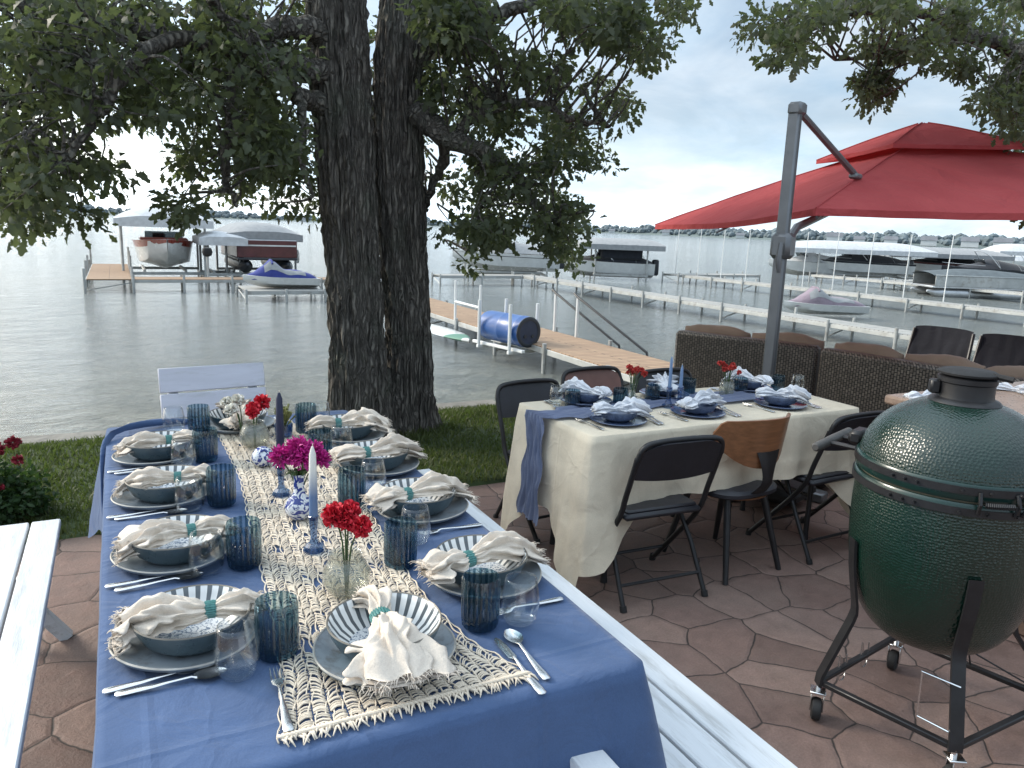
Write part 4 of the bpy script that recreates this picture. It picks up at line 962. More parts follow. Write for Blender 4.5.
def mums():
    f = thing('chrysanthemums', 'magenta chrysanthemums in the blue and white bud vase', 'flowers', (.433, 2.165, ZR + .13))
    for (x, y, z, r) in [(.0, .0, .075, .045), (-.045, .02, .055, .038), (.045, .012, .06, .042), (.01, -.02, .06, .038), (.06, -.01, .045, .032)]:
        MB().tube([(0, 0, -.07), (x * .4, y * .4, 0), (x, y, z)], .002, 5).build('flower_stem', M['stem'], f)
        b = MB(); blossom(b, (x, y, z), r, 150, .20, .25); b.build('flower_head', M['magenta_petal'], f, 0, fix=False)
    lf = MB()
    for k in range(26):
        a = random.uniform(0, 6.28); r = random.uniform(.015, .05); lf.tube([(0, 0, -.02), (r * .6 * math.cos(a), r * .6 * math.sin(a), .02), (r * math.cos(a), r * math.sin(a), random.uniform(.0, .035))], [.001, .006, .001], 4, True, (1, .25))
    lf.build('foliage', M['stem'], f, 0)
mums()
hold = [(0, 0), (.028, 0), (.030, .004), (.026, .014), (.014, .022), (.009, .034), (.010, .060), (.0125, .085), (.0145, .096), (.0125, .098), (.0110, .086), (0, .084)]
def candle(hn, hl, cl_, x, y, hm, cm, top, fl_=6, holder=hold, r=.0115):
    h = MB().lathe(holder, 8 if fl_ else 32).build(hn, hm, ang=20); place(h, (x, y, ZR)); tag(h, hl, 'candle holder')
    z0 = ZR + .086; L_ = top - z0
    c = MB().lathe([(0, 0), (r * .9, 0), (r, .01), (r * .92, L_ * .6), (r * .75, L_ - .02), (r * .25, L_), (0, L_ + .001)], 20).build('taper_candle', cm); place(c, (x, y, z0 + .001)); tag(c, cl_, 'candle')
    MB().tube([(0, 0, L_ - .001), (.0012, 0, L_ + .008)], .0012, 5).build('wick', M['cord'], c)
candle('candle_holder', 'faceted blue glass holder of the white dipped candle', 'white taper candle dipped blue at its foot, between the carnations', .421, 1.925, M['blue_glass'], M['dip_wax'], 1.045)
candle('candle_holder', 'faceted blue glass holder of the dark navy candle', 'tall dark navy taper candle behind the magenta flowers', .422, 2.385, M['blue_glass'], M['navy_wax'], 1.092, r=.0135)
o = MB().lathe([(0, 0), (.02, 0), (.033, .012), (.038, .030), (.034, .048), (.022, .060), (.012, .063), (.010, .058), (0, .056)], 32).build('bud_ball', M['chintz']); place(o, (.418, 2.735, ZR + .012), rx=R(50)); tag(o, 'round blue and white patterned ball behind the navy candle', 'ornament')
o = MB().lathe([(0, 0), (.018, 0), (.024, .01), (.026, .03), (.022, .05), (.016, .058), (.013, .055), (.018, .04), (0, .012)], 28).build('votive', pm('mercury_glass', (.55, .57, .58), .2, .7, var=.3, vs=40)); place(o, (.455, 2.60, ZR)); tag(o, 'small silvery glass votive by the navy candle', 'votive')
sv = MB().lathe([(0, 0), (.028, 0), (.034, .006), (.036, .05), (.033, .051), (.032, .01), (0, .008)], 32).build('glass_pot', M['blue_glass']); place(sv, (.56, 3.08, ZR)); tag(sv, 'small blue glass pot of yellow-green sprigs behind the magenta flowers', 'pot')
sp = MB()
for k in range(60):
    a = random.uniform(0, 6.28); r = random.uniform(.01, .05); z = random.uniform(.06, .125); sp.tube([(0, 0, .015), (r * .5 * math.cos(a), r * .5 * math.sin(a), z * .7), (r * math.cos(a), r * math.sin(a), z)], [.001, .002, .005], 4)
tag(place(sp.build('green_sprigs', pm('sprig', (.17, .18, .06), .7, var=.4, vs=40), ang=0), (.56, 3.08, ZR)), 'yellow-green sprigs standing in the small blue glass pot', 'plant')

# ================================================================ SECOND TABLE
X0, X1, Y0, Y1 = 1.765, 3.455, 2.655, 3.345
t2 = thing('folding_table', 'folding table under the long cream cloth', 'table', ((X0 + X1) / 2, (Y0 + Y1) / 2, 0))
MB().box((0, 0, .73), (X1 - X0 - .02, Y1 - Y0 - .02, .032), .006).build('tabletop', M['white_paint_x'], t2)
for sx_ in (-1, 1):
    for sy_ in (-1, 1): MB().tube([(sx_ * .66, sy_ * .24, .714), (sx_ * .66, sy_ * .24, .05), (sx_ * .66, sy_ * .24, 0)], [.014, .014, .018], 10).build('leg', M['dark_steel'], t2)
    MB().tube([(sx_ * .66, -.24, .25), (sx_ * .66, .24, .25)], .010, 8).build('brace', M['dark_steel'], t2)
def drop2(x, y, a, b):
    d = min(math.hypot(x - p, y - q) for p in (X0, X1) for q in (Y0, Y1))
    base = .315 if abs(b) > .7 else .43
    return base + .29 * max(0, 1 - d / .30)
cc = drape(X0, X1, Y0, Y1, TZ, drop2, .022, 11, rc=.03, amp=.030, wav=5.0, cornerdrop=.0, cornerflare=.085)
ccl = cc.build('tablecloth', M['cream_cloth'], ang=0); ccl.data.shade_smooth(); tag(ccl, 'long cream cloth hanging in pointed corners on the second table', 'tablecloth')
# blue gauze runner along the table, hanging over the end by the lawn
rows = []; path = []
for i in range(61):
    t = i / 60
    if t < .62: path.append((X1 - .25 + (X0 - .012 - X1 + .25) * t / .62, 3.045 + .05 * math.sin(t * 6), TZ + .010))
    else:
        s = (t - .62) / .38; path.append((X0 - .014 - .055 * s - .03 * math.exp(-s * 8), 3.09 - .035 * s, TZ + .010 - .52 * max(0, s - .02)))
for i, (x, y, z) in enumerate(path):
    t = i / 60; row = []; wv = .105 + .02 * math.sin(t * 14) if t < .58 else .07 + .030 * (t - .58) / .42
    for k in range(33):
        q = k / 16 - 1; bmpz = .010 * abs(math.sin(q * 9 + 2 * math.sin(t * 9))) + .010 * noise.noise((q * 3, t * 12, 2))
        if t < .60: row.append((x, y + q * wv + .01 * math.sin(t * 30 + q), z + bmpz * (1 - .5 * q * q)))
        elif t < .64: row.append((x - bmpz * .7, y + q * wv, z + bmpz * .7))
        else: row.append((x - bmpz * 1.5, y + q * wv * (1 + .12 * math.sin(t * 40)), z + (.02 * noise.noise((q * 4, 3, 3)) if i == 60 else 0)))
    rows.append(row)
gz = MB().grid(rows).build('table_runner', M['gauze'], ang=0); gz.data.shade_smooth(); tag(gz, 'bunched blue gauze runner hanging off the end of the cream table', 'table runner')
np2 = MB().lathe([(.0, .004), (.09, .004), (.118, .008), (.132, .014), (.134, .012), (.118, .003), (.085, .0), (.0, .0)], 56).build('dinner_plate', M['navy_plate']); np2['category'] = 'plate'
bw2 = MB().lathe([(.0, .006), (.05, .006), (.075, .018), (.092, .046), (.0945, .048), (.078, .014), (.05, .0), (.0, .0)], 48).build('bowl', pm('blue_bowl', (.15, .19, .28), .3, var=.5, vs=50)); bw2['category'] = 'bowl'
wn = [napkin(s, M['white_napkin'], fan=f_, fr=False, tail=t_, fluff=l_) for s, f_, t_, l_ in ((21, .085, .060, .025), (25, .070, .055, .03))]
K2p, K2b, WN = Kit(np2), Kit(bw2), [Kit(o) for o in wn]
S2 = [(2.035, 2.845, 0, 'by the hanging gauze end, nearest the black folding chair'), (2.505, 2.84, 0, 'in front of the curved wooden chair'), (3.06, 2.84, 0, 'in front of the chair beside the green grill'),
      (2.08, 3.20, PI, 'across the gauze end, lake side'), (2.58, 3.20, PI, 'in front of the brown chair, lake side'), (3.17, 3.19, PI, 'beside the umbrella post, lake side')]
for i, (x, y, rz, wh) in enumerate(S2):
    c, s = math.cos(rz), math.sin(rz)
    def P(lx, ly, z): return (x + lx * c - ly * s, y + lx * s + ly * c, z)
    zz = ZP + (.012 if i > 2 else 0)
    K2p.put('navy blue plate ' + wh, P(0, 0, zz), random.random() * 6, group='plates on the cream table')
    K2b.put('small blue bowl ' + wh, P(0, .005, zz + .006), random.random() * 6, group='bowls on the cream table')
    WN[i % 2].put('white napkin ' + wh, P(0, 0, zz + .045), rz + (R(75), R(100), R(50), R(20), R(-30), R(10))[i], .78, group='napkins on the cream table')
    K['fork'].put('steel fork ' + wh, P(-.165, -.02, ZP), rz + .1, group='forks on the cream table')
    K['knife'].put('steel knife ' + wh, P(.155, -.03, ZP), rz - .1, group='knives on the cream table')
    K['spoon'].put('steel spoon ' + wh, P(.18, -.03, ZP), rz - .15, group='spoons on the cream table')
for (px, py, wh) in [(572, 407, 'at the gauze end of the cream table'), (620, 405, 'beside the tall red flowers on the cream table'), (652, 401, 'between tall red flowers and blue tapers'), (688, 394, 'behind the blue tapers on the cream table'), (740, 393, 'behind the jar of red flowers'), (777, 390, 'at the umbrella post on the cream table')]:
    K['tum2'].put('low ribbed blue tumbler ' + wh, tuple(onz(px, py, ZP)), random.random() * 6, group='low tumblers on the cream table', sc=1.12)
for (px, py, wh) in [(556, 403, 'at the gauze corner of the cream table'), (797, 390, 'at the grill end of the cream table')]:
    K['clr'].put('clear stemless glass ' + wh, tuple(onz(px, py, ZP)), 0, .85, group='clear glasses on the cream table')
def red_spray(label, loc, n, hgt, sprd, mat):
    f = thing('red_flowers', label, 'flowers', loc)
    for k in range(n):
        a = 2.4 * k; r = sprd * random.uniform(.25, 1); x, y, z = r * math.cos(a), r * math.sin(a), hgt * random.uniform(.6, 1)
        MB().tube([(0, 0, -.10), (x * .5, y * .5, z * .5), (x, y, z)], .0018, 5).build('flower_stem', M['stem'], f)
        b = MB(); blossom(b, (x, y, z), random.uniform(.013, .020), 44, .6, .3); b.build('flower_head', mat, f, 0, fix=False)
vp = onz(631, 408, ZP); jp = onz(726, 396, ZP)
vase('bottle_vase', 'slim clear glass vase on the cream table', tuple(vp), [(0, 0), (.022, 0), (.026, .006), (.026, .055), (.014, .085), (.013, .12), (.016, .125), (.013, .124), (.0115, .12), (.0125, .085), (.023, .055), (.022, .01), (0, .008)], M['clear_glass'])
red_spray('coral red blooms in the slim vase on the cream table', (vp.x, vp.y, vp.z + .115), 9, .10, .055, M['coral_petal'])
vase('glass_jar', 'patterned clear glass jar on the cream table', tuple(jp), [(0, 0), (.034, 0), (.040, .008), (.040, .07), (.034, .08), (.036, .088), (.033, .088), (.031, .08), (.037, .07), (.037, .01), (0, .008)], M['pebbled_glass'])
red_spray('loose red blooms in the patterned jar on the cream table', (jp.x, jp.y, jp.z + .075), 11, .11, .065, M['coral_petal'])
hold2 = [(0, 0), (.030, 0), (.032, .005), (.020, .012), (.012, .03), (.012, .07), (.016, .085), (.014, .098), (.0115, .086), (0, .084)]
for i, (px, py, top, nm) in enumerate([(668, 407, 1.012, 'taller'), (679, 407, 1.0, 'shorter')]):
    q = onz(px, py, ZP)
    candle('candle_holder', 'blue glass holder of the %s taper on the cream table' % nm, '%s of the two slim pale blue tapers on the cream table' % nm, q.x, q.y, M['blue_glass'], M['blue_wax'], top - .03 * i, 0, hold2, .009)
# ================================================================ CHAIRS, SOFA, UMBRELLA, GRILL, COUNTER
def folding_chair(label, seat_mat, back_mat):
    """faces +y; origin on the ground under the seat"""
    c = thing('folding_chair', label, 'chair'); W_ = .215; fm = M['dark_steel']
    # rear legs stand at y=-.20, front feet at y=+.20, back top at y=-.22
    for s in (-1, 1):
        MB().tube(smooth_path([(s * W_, -.235, .70), (s * W_, -.17, .52), (s * W_, -.10, .36), (s * W_, .20, .018)], 4), .0125, 10).build('front_leg', fm, c)
        MB().tube([(s * (W_ - .028), .02, .39), (s * (W_ - .005), -.09, .22), (s * (W_ + .002), -.21, .012)], .0115, 10).build('rear_leg', fm, c)
        MB().tube([(s * W_, .20, .03), (s * W_, .207, 0)], .016, 10).build('foot_cap', M['black_rubber'], c)
        MB().tube([(s * (W_ + .002), -.205, .025), (s * (W_ + .002), -.213, 0)], .0155, 10).build('foot_cap', M['black_rubber'], c)
        MB().tube([(s * (W_ - .012), -.02, .31), (s * (W_ - .012), .12, .40)], .006, 6).build('hinge_strut', fm, c)
    MB().tube(smooth_path([(-W_, -.235, .69), (-W_ * .93, -.25, .745), (-W_ * .7, -.257, .768), (0, -.26, .775), (W_ * .7, -.257, .768), (W_ * .93, -.25, .745), (W_, -.235, .69)], 4), .0125, 10).build('back_tube', fm, c)
    MB().tube([(-W_, .12, .11), (W_, .12, .11)], .008, 8).build('crossbar', fm, c)
    MB().tube([(-W_, -.165, .10), (W_, -.165, .10)], .008, 8).build('crossbar', fm, c)
    rows = []
    for i in range(13):
        t = i / 12; row = []
        for k in range(21):
            q = k / 10 - 1; x = q * (W_ - .006); e = (abs(q)) ** 6
            zt, zb = .768 - .045 * abs(q) ** 4, .585 + .012 * q * q
            z = zb + (zt - zb) * t; y = -.185 - (z - .55) * .36 - .022 * (1 - q * q) - .004
            row.append((x, y, z))
        rows.append(row)
    b = MB().grid(rows); back = [[(x, y + .016, z) for (x, y, z) in r] for r in rows]; n0 = len(b.v); b2 = MB().grid(back); b.add(b2.v, b2.f)
    nr, nc = 13, 21; ed = [(0, k) for k in range(nc)] + [(r, nc - 1) for r in range(1, nr)] + [(nr - 1, k) for k in range(nc - 2, -1, -1)] + [(r, 0) for r in range(nr - 2, 0, -1)]
    for a in range(len(ed)):
        i1, i2 = ed[a], ed[(a + 1) % len(ed)]; p, q = i1[0] * nc + i1[1], i2[0] * nc + i2[1]; b.f.append((p, q, q + n0, p + n0))
    b.build('backrest', back_mat, c)
    sm = MB(); sm.box((0, .035, .405), (.40, .39, .030), .012); sm.box((0, .035, .425), (.37, .36, .018), .008)
    sm.build('seat', seat_mat, c); return c
fc = folding_chair('', M['black_vinyl'], M['black_vinyl']); FK = Kit(fc)
gch = 'chairs round the cream table'
FK.put('black folding chair with padded back beside the hanging gauze corner', (2.095, 2.68, 0), R(-3), group=gch)
FK.put('black folding chair between the wooden chair and the green grill', (3.245, 2.735, 0), R(2), group=gch)
FK.put('black folding chair behind the gauze end of the cream table, lake side', (2.07, 3.50, -.01), PI + R(6), group=gch)
FK.put('black folding chair behind the blue tapers, its back mostly hidden', (3.02, 3.52, 0), PI, group=gch)
br = folding_chair('brown padded folding chair behind the tall red flowers', M['brown_vinyl'], M['brown_vinyl']); place(br, (2.52, 3.56, .03), PI + R(3)); br['group'] = gch
# chair with a bent plywood back on a dark spine
wc = thing('plywood_chair', 'chair with wide bent plywood back on a dark spine', 'chair', (2.64, 2.735, 0), R(4), gch)
rows = []; NR, NCc = 12, 29
for i in range(NR + 1):
    t = i / NR; row = []
    for k in range(NCc):
        q = k / (NCc - 1) * 2 - 1; hw = .245 * math.sqrt(max(.0, 1 - .0 * t))
        zt = .800 - .018 * q * q + .0 ; zb = .555 + .13 * abs(q) ** 2.6
        if abs(q) > .86: zt -= .16 * ((abs(q) - .86) / .14) ** 2 * .35
        z = zb + (zt - zb) * t; x = q * hw; y = -.225 + .135 * q * q - (z - .55) * .16
        row.append((x, y, z))
    rows.append(row)
f = MB().grid(rows); n0 = len(f.v); f2 = MB().grid([[(x * .985, y + .012, z) for (x, y, z) in r] for r in rows]); f.add(f2.v, f2.f)
nr, nc = NR + 1, NCc; ed = [(0, k) for k in range(nc)] + [(r, nc - 1) for r in range(1, nr)] + [(nr - 1, k) for k in range(nc - 2, -1, -1)] + [(r, 0) for r in range(nr - 2, 0, -1)]
for a in range(len(ed)):
    i1, i2 = ed[a], ed[(a + 1) % len(ed)]; p, q = i1[0] * nc + i1[1], i2[0] * nc + i2[1]; f.f.append((p, q, q + n0, p + n0))
f.build('backrest', M['plywood'], wc)
sp = []
for i in range(13):
    t = i / 12; z = .40 + .24 * t; hw = .036 + .035 * abs(2 * t - .9) ** 1.5; y = -.215 - .028 * math.sin(PI * t) - max(0, z - .55) * .16 + (.04 * (1 - t * 3) if t < .33 else 0)
    sp.append([(-hw, y, z), (-hw * .5, y - .010, z), (hw * .5, y - .010, z), (hw, y, z), (hw * .5, y + .010, z), (-hw * .5, y + .010, z)])
m = MB().grid(sp, True); m.f.append(tuple(range(6))); m.f.append(tuple(range(72, 78))); m.build('spine', M['dark_steel'], wc)
st = []
for j, (z, k_) in enumerate([(.402, .97), (.408, 1.0), (.424, 1.0), (.438, .93), (.442, .6), (.440, .1)]):
    st.append([((.215 * k_) * math.copysign(abs(math.cos(a)) ** .65, math.cos(a)), .0 + (.205 * k_) * math.copysign(abs(math.sin(a)) ** .65, math.sin(a)), z) for a in np.linspace(0, 2 * PI, 40, endpoint=False)])
m = MB().grid(st, True); m.f.append(tuple(range(40))); m.f.append(tuple(range(200, 240))); m.build('seat', M['black_vinyl'], wc)
MB().lathe([(0, .392), (.20, .392), (.205, .400), (0, .4015)], 40).build('seat_shell', M['plywood'], wc)
for sx_ in (-1, 1):
    for sy_ in (-1, 1): MB().tube([(sx_ * .12, sy_ * .12, .395), (sx_ * .185, sy_ * .215, 0)], [.019, .0135], 10).build('leg', M['dark_steel'], wc)

# curved wicker sofa in three pieces, its back to the cream table
def sofa(label, a, b, h, depth=.78):
    a, b = Vector((*a, 0)), Vector((*b, 0)); d = b - a; L_ = d.length; rz = math.atan2(d.y, d.x)
    s = thing('wicker_sofa', label, 'sofa', tuple((a + b) / 2), rz, 'pieces of the wicker sofa')  # local x along the back, local +y = seat side
    MB().box((0, .06, h / 2 + .01), (L_, .12, h - .02), .025).build('back_shell', M['wicker'], s)
    MB().box((0, .12 + (depth - .12) / 2, .15), (L_ - .01, depth - .13, .28), .02).build('base', M['wicker'], s)
    n = 2
    for k in range(n):
        cw = L_ / n; x = -L_ / 2 + cw * (k + .5)
        MB().box((x, .47, .355), (cw - .015, .60, .13), .05).build('seat_cushion', M['cushion'], s, 60)
        m_ = MB(); rows = []
        for i in range(17):
            u = i / 16 * 2 - 1; row = []
            for j in range(20):
                an = 2 * PI * j / 20; e = (1 - abs(u) ** 5) ** .35 if abs(u) < 1 else .0
                yy = .20 + (.085 * math.cos(an)) * max(e, .35); zz = h - .145 + .200 * math.copysign(abs(math.sin(an)) ** .7, math.sin(an)) * max(e, .86) * (1 + .03 * math.sin(u * 4 + k)) 
                row.append((x + u * (cw / 2 - .01), yy + .012 * noise.noise((u * 2, an, k)), zz + .012 * noise.noise((u * 3, an, k + 5))))
            rows.append(row)
        m_.grid(rows, True); m_.f.append(tuple(range(20))); m_.f.append(tuple(range(320, 340)))
        m_.build('back_cushion', M['cushion'], s, 60)
    for x in (-L_ / 2 + .06, L_ / 2 - .06):
        for y in (.08, depth - .12): MB().box((x, y, .008), (.05, .05, .016), .003).build('foot', M['black_rubber'], s)
    return s
sofa('wicker sofa section behind the umbrella post, nearest the dock', (4.14, 5.06), (4.66, 4.02), .82)
sofa('middle wicker sofa section, seen over the chair beside the grill', (4.63, 3.98), (4.80, 2.92), .82)
sofa('wicker sofa section mostly hidden behind the grill cap', (4.86, 2.84), (5.45, 2.30), .80)
def lounge(label, loc, rz):
    c = thing('lounge_chair', label, 'chair', loc, rz, 'dark sling lounge chairs by the lake')   # faces +y
    for s in (-1, 1):
        MB().box((s * .33, .05, .57), (.07, .72, .035), .006).build('armrest', M['dark_steel'], c)
        MB().box((s * .33, .36, .28), (.045, .045, .56), .005).build('leg', M['dark_steel'], c)
        MB().tube([(s * .31, -.10, .30), (s * .31, -.25, .60), (s * .30, -.36, .93)], .018, 8).build('back_post', M['dark_steel'], c)
        MB().box((s * .33, -.26, .28), (.045, .045, .56), .005).build('leg', M['dark_steel'], c)
    MB().box((0, .08, .31), (.60, .60, .04), .01).build('seat_frame', M['dark_steel'], c)
    rows = [[(q * .295, .34 - .5 * t if t < 1 else 0, .36 - .03 * math.sin(PI * (q + 1) / 2) + .012 * noise.noise((q * 3, t * 4, 1))) for q in np.linspace(-1, 1, 13)] for t in np.linspace(0, .99, 9)]
    MB().grid(rows).build('seat', M['sling'], c, 0).data.shade_smooth()
    rows = [[(q * (.315 - .02 * t), -.13 - .24 * t - .03 * (1 - q * q) + .012 * noise.noise((q * 5, t * 2, 3)), .34 + .61 * t + (.02 * (1 - abs(q) ** 4) if t > .99 else 0)) for q in np.linspace(-1, 1, 25)] for t in np.linspace(0, 1, 13)]
    MB().grid(rows).build('back_sling', M['sling'], c, 0).data.shade_smooth()
    return c
lc = lounge('', (0, 0, 0), 0); LK = Kit(lc)
LK.put('dark sling lounge chair standing closer to the umbrella post', (ony(930, 345, 5.2).x, 5.2, -.26), R(106))
LK.put('dark sling lounge chair further along, above the grill cap', (ony(1003, 350, 4.4).x, 4.4, -.24), R(106))

# ---- cantilever umbrella
PB = Vector((3.70, 3.56, 0)); um = thing('cantilever_umbrella', 'red two-tier cantilever umbrella on a grey post behind the cream table', 'umbrella', tuple(PB))
def rel(v): return Vector(v) - PB
topz = ony(792, 104, PB.y + .02).z - .04
lean = Vector((ony(793, 105, PB.y).x - PB.x, 0, 0)) * .5
ax = Vector((6.08, 4.44, 0)) - PB; rzp = math.atan2(ax.y, ax.x); rm = Matrix.Rotation(rzp, 3, 'Z')
MB().box((0, 0, topz / 2 + .02), (.058, .072, topz - .04), .010, rm).build('post', M['grey_metal'], um)
MB().box((0, -.001, topz / 2 + .02), (.024, .076, topz - .08), .003, rm).build('track', pm('track_grey', (.10, .105, .11), .45, .5), um)
MB().box((.012, 0, topz + .012), (.10, .088, .075), .015, rm).build('top_joint', M['grey_metal'], um)
bsm = MB(); bsm.box((0, 0, .03), (.9, .10, .06), .01, rm); bsm.box((0, 0, .0315), (.10, .9, .063), .01, rm); bsm.build('base', M['grey_metal'], um)
for sx_ in (-1, 1):
    for sy_ in (-1, 1):
        o = MB().box((0, 0, .10), (.36, .36, .09), .03).build('base_weight', M['black_rubber'], um); p_ = rm @ Vector((sx_ * .24, sy_ * .24, 0)); o.location = p_; o.rotation_euler.z = rzp
C = Vector((6.08, 4.44)); cor = []
D0 = (Vector((3.84, 3.45)) - C); D1 = Vector((-D0.y, D0.x))
T = [(C + D0, 1.80), (C - D1, 1.70), (C - D0, 2.28), (C + D1, 1.93)]       # near post, lake side, far, off right
if (T[1][0] - Vector((5.09, 6.68))).length > 1: T[1], T[3] = (T[3][0], 1.70), (T[1][0], 1.93)
peak = Vector((C.x, C.y, 2.46))
def canopy(s0, s1, z_off, sag, edge_sag, mbz=18, per=14, lift=0):
    rows = []
    for j in range(mbz + 1):
        s = s0 + (s1 - s0) * j / mbz; row = []
        for c in range(4):
            A, za = T[c]; B_, zb = T[(c + 1) % 4]
            for k in range(per):
                t = k / per; e = A.lerp(B_, t); ez = za + (zb - za) * t
                # fabric between ribs is pulled in and dips a little
                pull = 1 - .045 * math.sin(PI * t) * s
                p = C + (e - C) * s * pull; hh = peak.z + (ez - peak.z) * (s ** 1.12)
                row.append((p.x - PB.x, p.y - PB.y, hh + z_off - sag * math.sin(PI * t) * s * s * .5 + .006 * noise.noise((p.x * 3, p.y * 3, 2)) + lift * s))
        rows.append(row)
    return rows
c0 = canopy(.10, 1.0, 0, .06, 0)
val = [(x, y, z - .045) for (x, y, z) in c0[-1]]
cm = MB().grid(c0 + [val], True); o = cm.build('canopy', M['red_fabric'], um, 35)
v0 = [[(x, y, z + .055 * (1 - j / 10)) for (x, y, z) in r] for j, r in enumerate(canopy(.015, .345, .085, .03, 0, 10))]
o = MB().grid(v0 + [[(x, y, z - .03) for (x, y, z) in v0[-1]]], True).build('vent_canopy', M['red_fabric'], um, 35)
hub = Vector((C.x, C.y, 0)) - PB
for c in range(4):
    for s_, rows_ in ((0, c0), (1, v0)): MB().tube([Vector(r[c * 14]) + Vector((0, 0, .003)) for r in rows_], .006, 5).build('seam', M['red_fabric'], um, 60)
MB().tube([(hub.x, hub.y, peak.z + .08), (hub.x, hub.y, peak.z - .28)], .03, 12).build('hub', M['grey_metal'], um)
for c in range(4):
    A, za = T[c]; B_, zb = T[(c + 1) % 4]
    for q, z_ in ((A, za), ((A + B_) / 2, (za + zb) / 2)):
        e = Vector((q.x - PB.x, q.y - PB.y, z_ - .02 - (.03 if q is not A else 0))); p0 = Vector((hub.x, hub.y, peak.z - .06))
        pts = [p0 + (e - p0) * t + Vector((0, 0, .0)) for t in (0, .33, .66, .985)]
        for i, t in enumerate((0, .33, .66, .985)): pts[i].z = peak.z + (e.z + .0 - peak.z) * t ** 1.12 - .045 + (0 if q is A else -.03 * t)
        MB().tube(pts, .011, 6).build('rib', M['grey_metal'], um)
        MB().tube([(hub.x, hub.y, peak.z - .26), pts[2]], .009, 6).build('strut', M['grey_metal'], um)
dirv = (hub.normalized())
zc = ony(783, 246, PB.y).z
MB().box((.01, 0, zc), (.12, .13, .16), .025, rm).build('sleeve', M['grey_metal'], um)
MB().tube([rm @ Vector((-.085, -.03, zc + .02)), rm @ Vector((-.10, -.03, zc - .08)), rm @ Vector((-.075, -.03, zc - .16))], [.014, .02, .012], 8).build('handle', M['grey_metal'], um)
MB().tube([rm @ Vector((.03, 0, zc - .01)), rm @ Vector((.20, 0, zc + .12)), (hub.x, hub.y, peak.z - .25)], .026, 8).build('arm', M['grey_metal'], um)
rp_ = Vector((T[0][0].x - PB.x, T[0][0].y - PB.y, 0)); att = hub.lerp(rp_, .70); att.z = peak.z + (T[0][1] - peak.z) * .70 ** 1.12
MB().tube([rm @ Vector((.03, 0, topz + .01)), att + Vector((0, 0, .03))], .021, 8).build('strut_arm', M['grey_metal'], um)
MB().box(tuple(att + Vector((0, 0, .025))), (.11, .06, .035), .01, rm).build('strut_bracket', M['grey_metal'], um)
print('umbrella top', topz, 'att', att + PB)

# ---- kamado grill on its wheeled nest
GC = Vector((2.36, 1.447, 0)); gr = thing("kamado_grill", 'dark green dimpled ceramic kamado grill on a wheeled black nest', 'grill', (GC.x, GC.y, 0))
R_ = .283
base = [(.0, .325), (.10, .328), (.165, .345), (.215, .395), (.250, .47), (.272, .56), (.283, .66), (.285, .76), (.283, .84), (.281, .872), (.27, .880), (.0, .880)]
def fine(prof, sub=4):
    q = smooth_path([(r, 0, z) for r, z in prof], sub); return [(max(0, p.x), p.z) for p in q]
MB().lathe(fine(base[:10]) + [(.268, .874), (0, .874)], 96).build('base', M['egg'], gr, 60)
lid = [(.283, .930), (.281, .952), (.268, .996), (.240, 1.044), (.200, 1.083), (.150, 1.113), (.105, 1.130), (.090, 1.134)]
MB().lathe([(.262, .928)] + fine(lid) + [(0, 1.134)], 96).build('lid', M['egg'], gr, 60)
MB().lathe([(.262, .892), (.2855, .892), (.2905, .899), (.2905, .937), (.286, .943), (.262, .943), (.262, .892)], 96).build('lid_rim', M['egg_rim'], gr)
MB().lathe([(.25, .880), (.276, .880), (.276, .903), (.25, .903), (.25, .880)], 72).build('gasket', pm('gasket_felt', (.12, .105, .075), .95, var=.3, vs=50), gr)
MB().lathe([(.262, .845), (.2865, .845), (.2905, .851), (.2905, .878), (.286, .884), (.262, .884), (.262, .845)], 96).build('base_rim', M['egg_rim'], gr)
band = MB()
for z in (.9245, .861): band.lathe([(.2915, z - .011), (.2950, z - .011), (.2950, z + .011), (.2915, z + .011), (.2915, z - .011)], 96)
band.build('band', M['dark_steel'], gr)
cam_a = math.atan2(-GC.y, -GC.x)           # direction from the grill to the camera
def pol(r, a, z): return Vector((r * math.cos(a), r * math.sin(a), z))
for da in (-.55, -.42, -.30, .10, .35, .62, .86):
    a = cam_a + da
    for z in (.9245, .861): MB().tube([pol(.294, a, z), pol(.306, a, z)], [.0055, .004], 8).build('bolt', M['dark_steel'], gr)
for da0 in (.30, .72):
    pts = [pol(.308 + .008 * math.cos(k * 1.05), cam_a + da0 + .26 * k / 96, .893 + .008 * math.sin(k * 1.05)) for k in range(97)]
    MB().tube(pts, .0022, 5).build('hinge_spring', M['dark_steel'], gr)
hb = MB()
for da in (.26, .60, .68, 1.02): hb.tube([pol(.296, cam_a + da, .925), pol(.310, cam_a + da, .893), pol(.296, cam_a + da, .861)], .006, 6)
hb.build('hinge_bracket', M['dark_steel'], gr)
cap = MB().lathe([(0, 1.124), (.100, 1.124), (.104, 1.132), (.098, 1.140), (.082, 1.146), (.080, 1.158), (.080, 1.192), (.084, 1.196), (.0845, 1.210), (.080, 1.213), (0, 1.213)], 56); cap.build('chimney_cap', M['dark_steel'], gr)
MB().lathe([(0, 1.213), (.070, 1.2135), (.086, 1.220), (.087, 1.226), (.075, 1.232), (0, 1.234)], 56).build('cap_disc', M['black_rubber'], gr)
MB().tube([pol(.07, cam_a + 1.2, 1.226), pol(.125, cam_a + 1.25, 1.22)], .010, 6).build('cap_tab', M['black_rubber'], gr)
MB().box(tuple(pol(.094, cam_a - 1.2, 1.176)), (.03, .034, .045), .006, cam_a - 1.2).build('cap_hinge', M['dark_steel'], gr)
ha = math.atan2(.94, -.35)                  # the handle points to the cream cloth
